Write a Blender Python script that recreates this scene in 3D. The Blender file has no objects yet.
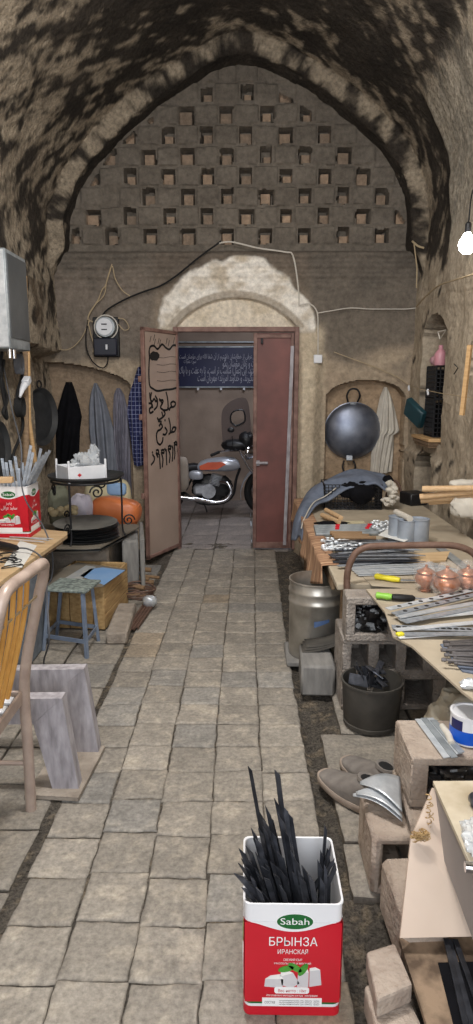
import bpy, math, random
import numpy as np
from mathutils import Matrix, Vector
sc = bpy.context.scene
C = sc.collection
# ------------------------------------------------------------------ camera
FPX, CAMH = 660.0, 1.55
PITCH = math.atan(127/660); YAW = math.atan(9.5/660)
cd = bpy.data.cameras.new('camera'); cam = bpy.data.objects.new('camera', cd); C.objects.link(cam)
cam.location = (0, 0, CAMH); cam.rotation_euler = (math.pi/2-PITCH, 0, YAW)
cd.sensor_fit = 'VERTICAL'; cd.sensor_height = 36.0; cd.lens = FPX/1024*36; cd.clip_start = .05
sc.camera = cam
# ------------------------------------------------------------------ world, lights, exposure
w = bpy.data.worlds.new('world'); sc.world = w; w.use_nodes = True
w.node_tree.nodes['Background'].inputs[0].default_value = (.80, .88, 1.0, 1)
w.node_tree.nodes['Background'].inputs[1].default_value = .5
sc.view_settings.view_transform = 'Standard'; sc.view_settings.look = 'None'
sc.view_settings.exposure = 0.0; sc.view_settings.gamma = 1.0; sc.view_settings.use_curve_mapping = False
def area(name, loc, target, size, power, col=(1, 1, 1)):
    l = bpy.data.lights.new(name, 'AREA'); l.energy = power; l.color = col; l.shape = 'RECTANGLE'
    l.size, l.size_y = size
    o = bpy.data.objects.new(name, l); C.objects.link(o); o.location = loc
    o.rotation_euler = (Vector(target)-Vector(loc)).to_track_quat('-Z', 'Y').to_euler()
    return o
area('overhead_soft_light', (-.1, 2.3, 4.1), (-.1, 2.6, 0), (1.0, 1.0), 70, (1, .97, .93))  # unseen soft light added overhead; the vault has no opening there
def bulb_light(name, loc, power, col=(1, .97, .93)):
    l = bpy.data.lights.new(name, 'POINT'); l.energy = power; l.color = col; l.shadow_soft_size = .06
    o = bpy.data.objects.new(name, l); C.objects.link(o); o.location = loc
bulb_light('hall_bulb', (-.25, 2.1, 3.0), 150)
area('entrance_fill', (.1, -1.0, 1.9), (0, 5, 1.3), (2.4, 2.2), 88, (.93, .96, 1))  # fill light added at the open hall end behind the camera
area('yard_room_light', (.2, 7.2, 2.6), (-.1, 7.8, 0), (.7, .7), 22, (.86, .9, 1))

# ------------------------------------------------------------------ helpers
def s2l(c):
    return tuple(((x/255)/12.92 if x <= 10 else (((x/255)+.055)/1.055)**2.4) for x in c)
def at(px, py, x=None, y=None, z=None):
    """point of the place seen at a pixel of the photograph, on a plane x, y or z = const"""
    a = (px-236.5)/FPX; b = (512-py)/FPX
    d = Vector((a, math.cos(PITCH)+b*math.sin(PITCH), -math.sin(PITCH)+b*math.cos(PITCH)))
    d = Vector((math.cos(YAW)*d.x-math.sin(YAW)*d.y, math.sin(YAW)*d.x+math.cos(YAW)*d.y, d.z))
    t = (z-CAMH)/d.z if z is not None else (y/d.y if y is not None else x/d.x)
    return Vector((0, 0, CAMH))+d*t
RND = random.Random(7)
NR = np.random.default_rng(3)
TAB = NR.random((8, 256, 256))
def vn(x, y, seed=0):
    T = TAB[seed % 8]; x = np.asarray(x, float)+seed*17.3; y = np.asarray(y, float)+seed*9.1
    xi = np.floor(x).astype(int); yi = np.floor(y).astype(int); fx = x-xi; fy = y-yi
    fx = fx*fx*(3-2*fx); fy = fy*fy*(3-2*fy)
    a = T[xi & 255, yi & 255]; b = T[(xi+1) & 255, yi & 255]; c = T[xi & 255, (yi+1) & 255]; d = T[(xi+1) & 255, (yi+1) & 255]
    return (a*(1-fx)+b*fx)*(1-fy)+(c*(1-fx)+d*fx)*fy
def fbm(x, y, seed=0, o=4):
    s = 0; a = .5; n = 0
    for k in range(o):
        s = s+a*vn(np.asarray(x)*2**k, np.asarray(y)*2**k, seed+k); n += a; a *= .5
    return s/n
def ss(a, b, x):
    t = np.clip((np.asarray(x, float)-a)/(b-a), 0, 1); return t*t*(3-2*t)
def mixc(a, b, t):
    t = np.asarray(t)[..., None]; return np.asarray(a)*(1-t)+np.asarray(b)*t

# materials -----------------------------------------------------------
def nodes(name):
    m = bpy.data.materials.new(name); m.use_nodes = True; nt = m.node_tree
    return m, nt, nt.nodes['Principled BSDF'], lambda t: nt.nodes.new(t), nt.links.new
def mat(name, col, col2=None, rough=.7, metal=0, scale=20, bump=.15, bscale=None, stretch=None, spec=.4, contrast=.5, rnd=.0, alpha=None, trans=0, detail=6, bdist=.01):
    """procedural two-tone noise material; colours are sRGB 0-255"""
    m, nt, b, N, L = nodes(name)
    c1 = s2l(col); c2 = s2l(col2 if col2 else tuple(v*.75 for v in col))
    tc = N('ShaderNodeTexCoord'); src = tc.outputs['Object']
    if stretch:
        mp = N('ShaderNodeMapping'); mp.inputs['Scale'].default_value = stretch; L(src, mp.inputs[0]); src = mp.outputs[0]
    n = N('ShaderNodeTexNoise'); n.inputs['Scale'].default_value = scale; n.inputs['Detail'].default_value = detail; L(src, n.inputs['Vector'])
    r = N('ShaderNodeValToRGB'); r.color_ramp.elements[0].position = .5-contrast/2; r.color_ramp.elements[1].position = .5+contrast/2
    r.color_ramp.elements[0].color = (*c1, 1); r.color_ramp.elements[1].color = (*c2, 1); L(n.outputs['Fac'], r.inputs[0])
    out = r.outputs[0]
    if rnd:
        oi = N('ShaderNodeObjectInfo'); mr = N('ShaderNodeMapRange'); mr.inputs[3].default_value = 1-rnd; mr.inputs[4].default_value = 1+rnd
        L(oi.outputs['Random'], mr.inputs[0]); hs = N('ShaderNodeHueSaturation'); L(mr.outputs[0], hs.inputs['Value']); L(out, hs.inputs['Color']); out = hs.outputs[0]
    L(out, b.inputs['Base Color'])
    b.inputs['Roughness'].default_value = rough; b.inputs['Metallic'].default_value = metal; b.inputs['Specular IOR Level'].default_value = spec
    if trans: b.inputs['Transmission Weight'].default_value = trans
    if alpha is not None: b.inputs['Alpha'].default_value = alpha
    if bump:
        n2 = N('ShaderNodeTexNoise'); n2.inputs['Scale'].default_value = bscale or scale*2.5; n2.inputs['Detail'].default_value = 5; L(src, n2.inputs['Vector'])
        bp = N('ShaderNodeBump'); bp.inputs['Strength'].default_value = bump; bp.inputs['Distance'].default_value = bdist
        L(n2.outputs['Fac'], bp.inputs['Height']); L(bp.outputs[0], b.inputs['Normal'])
    return m
def colmat(name, rough=.95, fine=60, fstr=.35, bump=.6, bs=35, bdist=.02, spec=.2):
    """colour from the mesh's own albedo attribute with fine grain and relief"""
    m, nt, b, N, L = nodes(name)
    a = N('ShaderNodeAttribute'); a.attribute_name = 'Col'
    tc = N('ShaderNodeTexCoord')
    n = N('ShaderNodeTexNoise'); n.inputs['Scale'].default_value = fine; n.inputs['Detail'].default_value = 8; n.inputs['Roughness'].default_value = .7; L(tc.outputs['Object'], n.inputs['Vector'])
    mr = N('ShaderNodeMapRange'); mr.inputs[1].default_value = .3; mr.inputs[2].default_value = .7; mr.inputs[3].default_value = 1-fstr; mr.inputs[4].default_value = 1+fstr; L(n.outputs['Fac'], mr.inputs[0])
    mx = N('ShaderNodeVectorMath'); mx.operation = 'MULTIPLY'; L(a.outputs['Color'], mx.inputs[0]); L(mr.outputs[0], mx.inputs[1]); L(mx.outputs[0], b.inputs['Base Color'])
    b.inputs['Roughness'].default_value = rough; b.inputs['Specular IOR Level'].default_value = spec
    n2 = N('ShaderNodeTexNoise'); n2.inputs['Scale'].default_value = bs; n2.inputs['Detail'].default_value = 8; n2.inputs['Roughness'].default_value = .65; L(tc.outputs['Object'], n2.inputs['Vector'])
    bp = N('ShaderNodeBump'); bp.inputs['Strength'].default_value = bump; bp.inputs['Distance'].default_value = bdist; L(n2.outputs['Fac'], bp.inputs['Height']); L(bp.outputs[0], b.inputs['Normal'])
    return m
def emit(name, col, strength):
    m, nt, b, N, L = nodes(name); b.inputs['Base Color'].default_value = (*col, 1)
    b.inputs['Emission Color'].default_value = (*col, 1); b.inputs['Emission Strength'].default_value = strength; return m

# mesh builder ---------------------------------------------------------
WL = {}
def wloc(o): return WL.get(o.name, Vector((0, 0, 0)))
class MB:
    def __init__(s): s.v = []; s.f = []; s.m = []; s.M = Matrix.Identity(4); s.mi = 0
    def add(s, vs, fs, mi=None):
        b = len(s.v); M = s.M
        s.v += [M @ Vector(p) for p in vs]; s.f += [[i+b for i in f] for f in fs]; s.m += [s.mi if mi is None else mi]*len(fs); return s
    def box(s, c, d, b=.003, rot=None, mi=None):
        hx, hy, hz = d[0]/2, d[1]/2, d[2]/2; b = min(b, hx*.9, hy*.9, hz*.9); R = rot or Matrix.Identity(3); c = Vector(c)
        vs = []; idx = {}
        for sx in (-1, 1):
            for sy in (-1, 1):
                for sz in (-1, 1):
                    for k in range(3):
                        q = [hx-b, hy-b, hz-b]; q[k] = (hx, hy, hz)[k]
                        idx[(sx, sy, sz, k)] = len(vs); vs.append(c+R @ Vector((sx*q[0], sy*q[1], sz*q[2])))
        fs = []
        sg = [(-1, -1), (1, -1), (1, 1), (-1, 1)]
        def key(k, s0, a, b_):
            o = [0, 0, 0]; o[k] = s0; o[(k+1) % 3] = a; o[(k+2) % 3] = b_; return tuple(o)
        for k in range(3):
            for s0 in (-1, 1):
                f = [idx[key(k, s0, a, b_)+(k,)] for a, b_ in sg]; fs.append(f if s0 > 0 else f[::-1])
            k1, k2 = (k+1) % 3, (k+2) % 3     # edges along axis k
            for a in (-1, 1):
                for b_ in (-1, 1):
                    p0 = key(k, -1, a, b_); p1 = key(k, 1, a, b_)
                    f = [idx[p0+(k1,)], idx[p1+(k1,)], idx[p1+(k2,)], idx[p0+(k2,)]]; fs.append(f if a*b_ < 0 else f[::-1])
        for sx in (-1, 1):
            for sy in (-1, 1):
                for sz in (-1, 1):
                    f = [idx[(sx, sy, sz, k)] for k in range(3)]; fs.append(f if sx*sy*sz > 0 else f[::-1])
        return s.add(vs, fs, mi)
    def tube(s, pts, r, n=8, closed=False, cap=True, mi=None, flat=1.0):
        pts = [Vector(p) for p in pts]; N = len(pts); rs = r if isinstance(r, (list, tuple)) else [r]*N
        vs = []; prev = None
        for i, p in enumerate(pts):
            if closed: t = pts[(i+1) % N]-pts[i-1]
            else: t = pts[min(i+1, N-1)]-pts[max(i-1, 0)]
            t = t.normalized() if t.length > 1e-9 else Vector((0, 0, 1))
            if prev is None:
                u = t.cross(Vector((0, 0, 1)));  u = u if u.length > .05 else t.cross(Vector((1, 0, 0)))
            else: u = prev-t*prev.dot(t)
            u.normalize(); prev = u; v = t.cross(u)
            for k in range(n):
                a = 2*math.pi*k/n; vs.append(p+(u*math.cos(a)+v*math.sin(a)*flat)*rs[i])
        fs = []
        for i in range(N if closed else N-1):
            j = (i+1) % N
            for k in range(n): fs.append([i*n+k, i*n+(k+1) % n, j*n+(k+1) % n, j*n+k])
        if cap and not closed: fs += [list(range(n))[::-1], [(N-1)*n+k for k in range(n)]]
        return s.add(vs, fs, mi)
    def lathe(s, prof, n=24, c=(0, 0, 0), rot=None, mi=None, caps=True, jit=0):
        R = rot or Matrix.Identity(3); c = Vector(c); vs = []; N = len(prof)
        for r, z in prof:
            for k in range(n):
                a = 2*math.pi*k/n; rr = r*(1+jit*(RND.random()-.5)); vs.append(c+R @ Vector((rr*math.cos(a), rr*math.sin(a), z)))
        fs = []
        for i in range(N-1):
            for k in range(n): fs.append([i*n+k, i*n+(k+1) % n, (i+1)*n+(k+1) % n, (i+1)*n+k])
        if caps:
            if prof[0][0] > 1e-5: fs.append(list(range(n))[::-1])
            if prof[-1][0] > 1e-5: fs.append([(N-1)*n+k for k in range(n)])
        return s.add(vs, fs, mi)
    def prism(s, poly, o, u, v, w, mi=None):
        """polygon (a,b) -> o+a*u+b*v, extruded by w"""
        o, u, v, w = map(Vector, (o, u, v, w)); n = len(poly)
        a = [o+u*p[0]+v*p[1] for p in poly]; vs = a+[p+w for p in a]
        fs = [list(range(n))[::-1], list(range(n, 2*n))]+[[i, (i+1) % n, (i+1) % n+n, i+n] for i in range(n)]
        if u.cross(v).dot(w) < 0: fs = [f[::-1] for f in fs]
        return s.add(vs, fs, mi)
    def grid(s, fn, nu, nv, mi=None, closed_u=False):
        vs = [fn(i/(nu-1 if not closed_u else nu), j/(nv-1)) for j in range(nv) for i in range(nu)]
        fs = [[j*nu+i, j*nu+(i+1) % nu, (j+1)*nu+(i+1) % nu, (j+1)*nu+i] for j in range(nv-1) for i in range(nu if closed_u else nu-1)]
        return s.add(vs, fs, mi)
    def loft(s, rings, mi=None, cap=True):
        n = len(rings[0]); vs = [p for r in rings for p in r]
        fs = [[i*n+k, i*n+(k+1) % n, (i+1)*n+(k+1) % n, (i+1)*n+k] for i in range(len(rings)-1) for k in range(n)]
        if cap: fs += [list(range(n))[::-1], [(len(rings)-1)*n+k for k in range(n)]]
        return s.add(vs, fs, mi)
    def blob(s, c, r, n=20, m=12, rough=.1, fr=3, seed=1, sq=1.0, mi=None, rot=None):
        """lumpy closed ellipsoid; sq<1 makes it boxier"""
        R = rot or Matrix.Identity(3); c = Vector(c); vs = []
        for j in range(m+1):
            t = math.pi*j/m
            for k in range(n):
                a = 2*math.pi*k/n
                d = [math.sin(t)*math.cos(a), math.sin(t)*math.sin(a), math.cos(t)]
                q = [math.copysign(abs(x)**sq, x) for x in d]
                f = 1+rough*(2*float(fbm(fr*(d[0]+2.3+.7*d[2])+seed*3.1, fr*(d[1]+1.7-.6*d[2])+seed*1.3, seed, 3))-1)
                vs.append(c+R @ Vector((q[0]*r[0]*f, q[1]*r[1]*f, q[2]*r[2]*f)))
        fs = [[j*n+k, (j+1)*n+k, (j+1)*n+(k+1) % n, j*n+(k+1) % n] for j in range(m) for k in range(n)]
        return s.add(vs, fs, mi)
    def build(s, name, mats, parent=None, smooth=40, origin=None, **tags):
        mats = mats if isinstance(mats, (list, tuple)) else [mats]
        if parent is not None: o0 = wloc(parent)
        elif origin is not None: o0 = Vector(origin)
        else:
            xs = [p.x for p in s.v]; ys = [p.y for p in s.v]; zs = [p.z for p in s.v]
            o0 = Vector(((min(xs)+max(xs))/2, (min(ys)+max(ys))/2, min(zs)))
        me = bpy.data.meshes.new(name); me.from_pydata([p-o0 for p in s.v], [], s.f)
        for m in mats: me.materials.append(m)
        me.polygons.foreach_set('material_index', s.m)
        if smooth:
            me.polygons.foreach_set('use_smooth', [True]*len(me.polygons)); me.set_sharp_from_angle(angle=math.radians(smooth))
        me.validate(); me.update()
        o = bpy.data.objects.new(name, me); C.objects.link(o)
        if parent is not None: o.parent = parent; WL[o.name] = o0
        else: o.location = o0; WL[o.name] = o0
        for k, v in tags.items(): o[k] = v
        return o
def thing(name, loc, label, cat, group=None):
    o = bpy.data.objects.new(name, None); C.objects.link(o); o.location = loc; o.empty_display_size = .05
    o['label'] = label; o['category'] = cat
    if group: o['group'] = group
    WL[o.name] = Vector(loc); return o
def solo(mb, name, mats, label, cat, group=None, smooth=40):
    o = mb.build(name, mats, None, smooth); o['label'] = label; o['category'] = cat
    if group: o['group'] = group
    return o
def copy_tree(o, parent=None):
    c = o.copy(); C.objects.link(c)
    if parent is not None: c.parent = parent
    for ch in list(o.children): copy_tree(ch, c)
    return c
def dup(o, loc, rz=None, label=None, rot=None, scale=None):
    c = copy_tree(o); c.location = loc
    if rz is not None: c.rotation_euler = (0, 0, rz)
    if rot is not None: c.rotation_euler = rot
    if scale is not None: c.scale = scale
    if label: c['label'] = label
    return c
def rotz(a): return Matrix.Rotation(a, 3, 'Z')
def RX(a): return Matrix.Rotation(a, 3, 'X')
def RY(a): return Matrix.Rotation(a, 3, 'Y')
def RZ(a): return Matrix.Rotation(a, 3, 'Z')
def spline(pts, n=6):
    """Catmull-Rom through points"""
    P = [Vector(p) for p in pts]; P = [2*P[0]-P[1]]+P+[2*P[-1]-P[-2]]; out = []
    for i in range(1, len(P)-2):
        for k in range(n):
            t = k/n; a, b, c, d = P[i-1:i+3]
            out.append(.5*((2*b)+(c-a)*t+(2*a-5*b+4*c-d)*t*t+(3*b-a-3*c+d)*t**3))
    return out+[P[-2]]
def interp(pts, x):
    return np.interp(x, [p[0] for p in pts], [p[1] for p in pts])
def npmesh(name, P, col, mats, faces=None, mask=None, fm=None, **tags):
    """grid of points P (n,m,3) with albedo col; mask keeps cells"""
    n, m = P.shape[:2]; idx = np.arange(n*m).reshape(n, m)
    F = np.stack([idx[:-1, :-1], idx[1:, :-1], idx[1:, 1:], idx[:-1, 1:]], -1)
    F = F[mask] if mask is not None else F.reshape(-1, 4)
    used = np.unique(F); re = -np.ones(n*m, int); re[used] = np.arange(len(used)); F = re[F]
    V = P.reshape(-1, 3)[used]; Cc = np.asarray(col).reshape(-1, 3)[used]
    return rawmesh(name, V, F.tolist(), Cc, mats, fm, **tags)
def rawmesh(name, V, F, Cc, mats, fm=None, **tags):
    me = bpy.data.meshes.new(name); me.from_pydata(np.asarray(V).tolist(), [], F)
    for x in mats: me.materials.append(x)
    at_ = me.color_attributes.new('Col', 'FLOAT_COLOR', 'POINT')
    at_.data.foreach_set('color', np.concatenate([Cc, np.ones((len(Cc), 1))], 1).astype(np.float32).ravel())
    if fm is not None: me.polygons.foreach_set('material_index', fm)
    me.polygons.foreach_set('use_smooth', [True]*len(me.polygons)); me.set_sharp_from_angle(angle=math.radians(50)); me.update()
    o = bpy.data.objects.new(name, me); C.objects.link(o)
    for k, v in tags.items(): o[k] = v
    return o

# ------------------------------------------------------------------ structure
M_wall = colmat('mud_plaster', fine=22, fstr=.30, bump=.7, bs=17, bdist=.03)
M_vault = colmat('sooty_plaster', fine=30, fstr=.5, bump=.9, bs=20, bdist=.05)
M_floor = colmat('stone_paving', rough=.85, fine=55, fstr=.36, bump=.45, bs=45, bdist=.012, spec=.3)
M_dirt = colmat('gravel_dirt', fine=85, fstr=.85, bump=1.0, bs=120, bdist=.03)

# back wall: relief over x,z -----------------------------------------
YB = 6.2
dx = .0115
xs = np.arange(-2.0, 1.85, dx); zs = np.arange(-.06, 4.50, dx)
X, Z = np.meshgrid(xs, zs, indexing='ij')
dep = .022*(fbm(X*3, Z*3, 1)-.5)+.012*(fbm(X*14, Z*14, 2)-.5)
c_mud = s2l((118, 107, 96)); c_mud2 = s2l((96, 88, 80)); c_beige = s2l((178, 162, 140)); c_grey = s2l((104, 98, 90)); c_white = s2l((236, 230, 220))
col = mixc(c_mud, c_mud2, fbm(X*2.2, Z*6, 3))
low = ss(2.62, 1.7, Z+.35*(fbm(X*2.5, Z*2.5, 4)-.5))
col = mixc(col, mixc(s2l((152, 136, 118)), c_beige, fbm(X*3, Z*3, 5)), low)
gp = ss(.48, .60, fbm(X*2.1+4, Z*2.1, 6))*ss(1.5, 1.9, Z)*ss(2.62, 2.4, Z)*ss(.45, .6, X)          # grey render patches, right
col = mixc(col, c_grey, gp*.9)
gb_ = ss(1.66, 1.84, Z-.10*(fbm(X*3, Z*3, 2)-.5)-.45*(fbm(X*1.7+3, Z*1.7, 5)-.5))*ss(.50, .62, X)+ss(1.80, 1.96, Z-.5*(fbm(X*1.9, Z*1.9, 6)-.5))*ss(-.78, -.92, X)
gb_ = np.clip(gb_, 0, 1)*ss(2.78, 2.66, Z); col = mixc(col, mixc(s2l((114, 106, 97)), s2l((94, 88, 81)), fbm(X*4, Z*4, 2)), gb_*.85)
gl = ss(.42, .6, fbm(X*2.3, Z*2.3, 7))*ss(1.7, 2.0, Z)*ss(2.7, 2.5, Z)*ss(-.75, -.95, X)
col = mixc(col, s2l((122, 112, 102)), gl)
col = mixc(col, mixc(s2l((208, 194, 170)), s2l((176, 160, 138)), fbm(X*7, Z*3, 2)), .85*ss(.46, .5, X)*ss(.75, .66, X)*ss(2.15, 2.0, Z))      # pale jamb pilaster
# white lunette above the door
lun_c, lun_z = -.095, 1.92
rr = np.hypot((X-lun_c)/.74, (Z-lun_z)/.775)+.22*(fbm(X*4.5, Z*4.5, 2)-.5)
lun = ss(1.0, .955, rr)*ss(2.0, 2.06, Z)
col = mixc(col, mixc(c_white, s2l((196, 184, 166)), ss(.4, .75, fbm(X*6, Z*9, 1))), lun)
arc = np.hypot(X-lun_c, Z-1.60)                                       # shallow segmental relief arch
inn = ss(.725, .71, arc)*ss(2.03, 2.05, Z); band = ss(.70, .715, arc)*ss(.79, .775, arc)*ss(2.05, 2.07, Z)*ss(.66, .6, np.abs(X-lun_c))
col = mixc(col, s2l((158, 146, 130)), band*.8); col = mixc(col, s2l((205, 190, 165)), inn*lun*.6)
dep = dep-.02*lun*(1+.6*(fbm(X*8, Z*8, 5)-.5))+.045*inn*lun
# niches either side of the door
def niche(x0, x1, zs_, rise, z0, depth, skew=0):
    top = zs_+rise*np.sqrt(np.clip(1-((X-(x0+x1)/2)/((x1-x0)/2))**2, 0, 1))+skew*(X-(x0+x1)/2)
    e = .012*(fbm(X*6, Z*6, 3)-.5)
    return ((X+e > x0) & (X+e < x1) & (Z+e < top) & (Z > z0)).astype(float)*depth
nl = niche(-2.05, -1.07, 1.60, .13, .35, .14, -.16); nr = niche(.74, 1.47, 1.42, .17, .55, .13)
dep = dep+nl+nr
col = mixc(col, mixc(s2l((140, 120, 100)), s2l((120, 102, 86)), fbm(X*3, Z*3, 1)), (nl > 0)*.7)
col = mixc(col, mixc(s2l((176, 150, 122)), s2l((150, 128, 104)), fbm(X*3, Z*2, 1)), (nr > 0)*.8)
# door jambs swell towards the floor, mud bench at base right
dep = dep-.10*ss(.46, .52, X)*ss(.72, .60, X)*ss(2.1, 1.6, Z)-.10*ss(.44, .5, X)*ss(.9, .6, X)*ss(.5, .15, Z)
# tympanum of chequered brick holes
tz0 = 2.74
ty = ss(tz0-.03, tz0, Z)
cx0, cz0, px_, pz_ = -.175, 2.865, .3455, .1665
j = np.round((Z-cz0)/pz_); offx = (np.mod(j, 2))*px_/2
i = np.round((X-cx0-offx)/px_)
hx = X-(cx0+offx+i*px_); hz = Z-(cz0+j*pz_)
h1 = vn(i*7.13+.5, j*3.37+.5, 1); h2 = vn(i*5.71+.5, j*8.31+.5, 2); h3 = vn(i*3.3+.2, j*2.9+.7, 3)
hw = .046+.016*h1; hh = .054+.014*h2; hx = hx+.022*(h2-.5); hz = hz+.016*(h1-.5)
warp = .010*(fbm(X*18, Z*18, 4)-.5)
arch_pts = [(-1.645, 2.62), (-1.535, 3.174), (-1.203, 3.665), (-.755, 3.998), (-.406, 4.153), (-.061, 4.245), (.371, 4.094), (.811, 3.816), (1.173, 3.452), (1.41, 3.08), (1.498, 2.62)]
inside = Z < interp(arch_pts, X)-.10
hole = (np.abs(hx+warp) < hw) & (np.abs(hz+warp) < hh) & (j >= 0) & inside & (Z > tz0) & ~((h3 < .18) & (np.abs(X) > .7))
bw = hw*(.72+.22*h2); bt = hh*(.15+.6*h1)
chunk = hole & (np.abs(hx+(h1-.5)*.02) < bw) & (hz < bt)
blocks = (np.abs(hx) > .085) & (Z > tz0) & (np.abs(hz) < .072)
dep = dep+ty*.10
dep = dep-.018*ty*ss(0, .012, .078-np.abs(hz))*ss(.07, .085, np.abs(hx))*(j >= 0)+np.where(hole, np.where(chunk, .03+.05*h3, .13), 0)
col = mixc(col, mixc(s2l((122, 114, 104)), s2l((96, 89, 81)), fbm(X*4, Z*9, 5)), ty*.9)
col = mixc(col, mixc(s2l((176, 150, 126)), s2l((128, 112, 97)), np.clip(h2*1.1+.5*(fbm(X*20, Z*20, 3)-.5), 0, 1)), chunk*.9)
# horizontal mud courses under the tympanum
cr = ss(2.3, 2.5, Z)*ss(2.76, 2.70, Z); dep = dep+.012*cr*np.sin(Z*2*math.pi/.085+2*fbm(X*2, Z*2, 1))
P = np.stack([X, YB+dep, Z], -1)
xc = (X[:-1, :-1]+dx/2); zc = (Z[:-1, :-1]+dx/2)
keep = ~((xc > -.645) & (xc < .462) & (zc < 2.055))
npmesh('wall_back', P, col, [M_wall], mask=keep, kind='structure')

# side walls and vault: one swept profile -------------------------------
prof = spline([(-1.70, -.1), (-1.67, .5), (-1.68, 1.4), (-1.71, 2.2), (-1.72, 2.75), (-1.675, 3.10), (-1.443, 3.489), (-1.052, 3.869), (-.549, 4.20), (-.058, 4.38),
               (.431, 4.231), (.846, 3.97), (1.271, 3.629), (1.50, 3.243), (1.55, 2.75), (1.53, 2.2), (1.52, 1.4), (1.53, .5), (1.56, -.1)][0:0] or
              [(-1.70, -.1, 0), (-1.67, .5, 0), (-1.68, 1.4, 0), (-1.71, 2.2, 0), (-1.72, 2.75, 0), (-1.675, 3.10, 0), (-1.443, 3.489, 0), (-1.052, 3.869, 0), (-.549, 4.20, 0), (-.058, 4.38, 0),
               (.431, 4.231, 0), (.846, 3.97, 0), (1.271, 3.629, 0), (1.50, 3.243, 0), (1.55, 2.75, 0), (1.53, 2.2, 0), (1.52, 1.4, 0), (1.53, .5, 0), (1.56, -.1, 0)], 20)
pa = np.array([(p.x, p.y) for p in prof]); seg = np.r_[0, np.cumsum(np.hypot(*np.diff(pa, axis=0).T))]
S = np.arange(0, seg[-1], .018); PX = np.interp(S, seg, pa[:, 0]); PZ = np.interp(S, seg, pa[:, 1])
tx = np.gradient(PX); tz = np.gradient(PZ); ln = np.hypot(tx, tz); NX, NZ = tz/ln, -tx/ln       # inward normal
ys = np.r_[np.arange(-1.2, 3.2, .12), np.arange(3.2, 6.5, .018)]
SS, YY = np.meshgrid(S, ys, indexing='ij')
bx = PX[:, None]+0*YY; bz = PZ[:, None]+0*YY; nx = NX[:, None]+0*YY; nz = NZ[:, None]+0*YY
d = .05*(fbm(SS*1.6, YY*1.6, 1)-.5)+.03*(fbm(SS*6, YY*6, 2)-.5)
up = ss(2.5, 2.8, bz)
ringf = ss(6.02, 6.10, YY+.05*(fbm(SS*4, YY*2, 3)-.5))*up
d = d+.125*ringf-.05*ss(6.0, 5.9, YY)*ss(5.78, 5.88, YY)*up*0
right = bx > .6; left = bx < -.6
# nearer right pier stands a little proud of the sooty bay
pier = ss(5.32, 5.24, YY+.10*(fbm(SS*2, YY, 4)-.5))*ss(1.2, 1.4, bx)
d = d+.05*pier*ss(2.0, 2.6, bz)
# niches of the right wall
def wn(y0, y1, z0, zs_, rise, depth):
    top = zs_+rise*np.sqrt(np.clip(1-((YY-(y0+y1)/2)/((y1-y0)/2))**2, 0, 1))
    e = .02*(fbm(SS*5, YY*5, 2)-.5)
    return ((YY+e > y0) & (YY+e < y1) & (bz > z0) & (bz+e < top) & (bx > 1)).astype(float)*depth
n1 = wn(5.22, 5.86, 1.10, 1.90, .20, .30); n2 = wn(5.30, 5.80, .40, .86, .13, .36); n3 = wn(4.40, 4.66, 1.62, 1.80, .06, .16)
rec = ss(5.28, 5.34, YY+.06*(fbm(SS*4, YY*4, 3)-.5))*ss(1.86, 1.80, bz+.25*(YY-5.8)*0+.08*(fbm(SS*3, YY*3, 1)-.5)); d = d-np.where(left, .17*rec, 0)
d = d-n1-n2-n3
d = d+.03*ss(5.15, 5.2, YY)*ss(1.0, .95, bz)*(bx > 1)
Pv = np.stack([bx+nx*d, YY, bz+nz*d], -1)
fs_ = fbm(SS*3.2+YY*1.6, YY*5.5-SS*1.2, 5, 5); fl = fbm(SS*.9, YY*.9, 6, 3)
fh = fbm(SS*13+YY*5, YY*13-SS*4, 2, 3)
Bi = np.full_like(bx, -.42)
Bi = np.where(left, -.42+.37*ss(1.6, 2.3, bz)*ss(4.2, 5.0, YY)+.12*ss(2.3, 3.0, bz), Bi)
Bi = Bi+ss(3.65, 4.05, bz)*(.30-Bi)*ss(4.3, 5.0, YY+.4*(bx > -.9))
Bi = np.where(right, np.maximum(Bi, -.42+.80*ss(2.3, 2.7, bz)), Bi)
Bi = np.where(right, Bi+pier*(-.42-Bi), Bi)
rg_ = ss(5.80, 5.86, YY+.06*(fl-.5))*ss(6.10, 6.04, YY)*ss(2.9, 3.3, bz)
Bi = Bi+rg_*(-.16-.10*left-Bi)
Bi = np.where(up > .5, np.maximum(Bi, .22*ss(5.45, 5.75, YY)*ss(5.86, 5.80, YY)), Bi)
Bi = Bi+ss(6.08, 6.14, YY)*up*(.6-Bi)  # reveal beside the tympanum painted dark for the shadow of its depth
fst = fbm((SS*.75+YY*.65)*4, (YY*.75-SS*.65)*17, 1, 4)
soot_shade = ss(-.22, .24, (fs_-.5)*.9+(fl-.5)*.45+(fh-.5)*1.1+(fst-.5)*1.2+Bi)
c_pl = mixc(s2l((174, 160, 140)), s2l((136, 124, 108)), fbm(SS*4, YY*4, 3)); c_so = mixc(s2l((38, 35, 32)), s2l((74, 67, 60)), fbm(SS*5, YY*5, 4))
cw = mixc(s2l((160, 148, 131)), s2l((184, 170, 150)), fbm(SS*2.5, YY*2.5, 7))
cv = mixc(cw, c_pl, up); cv = mixc(cv, c_so, soot_shade)
cv = mixc(cv, s2l((168, 160, 146)), pier*ss(2.2, 2.8, bz)*.7)
cv = mixc(cv, s2l((96, 82, 68)), (left & (bz < 2.4))*ss(.5, .68, fbm(SS*2, YY*3, 2))*ss(1.3, 1.8, bz)*.8)
cv = mixc(cv, s2l((56, 47, 41)), (n2 > 0)*.95); cv = mixc(cv, s2l((120, 104, 90)), (n1 > 0)*.5)  # lower niche painted dark for its soot and the shade of its depth
cut_l = np.searchsorted(S, np.interp(2.75, pa[:90, 1], seg[:90])); 
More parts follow.
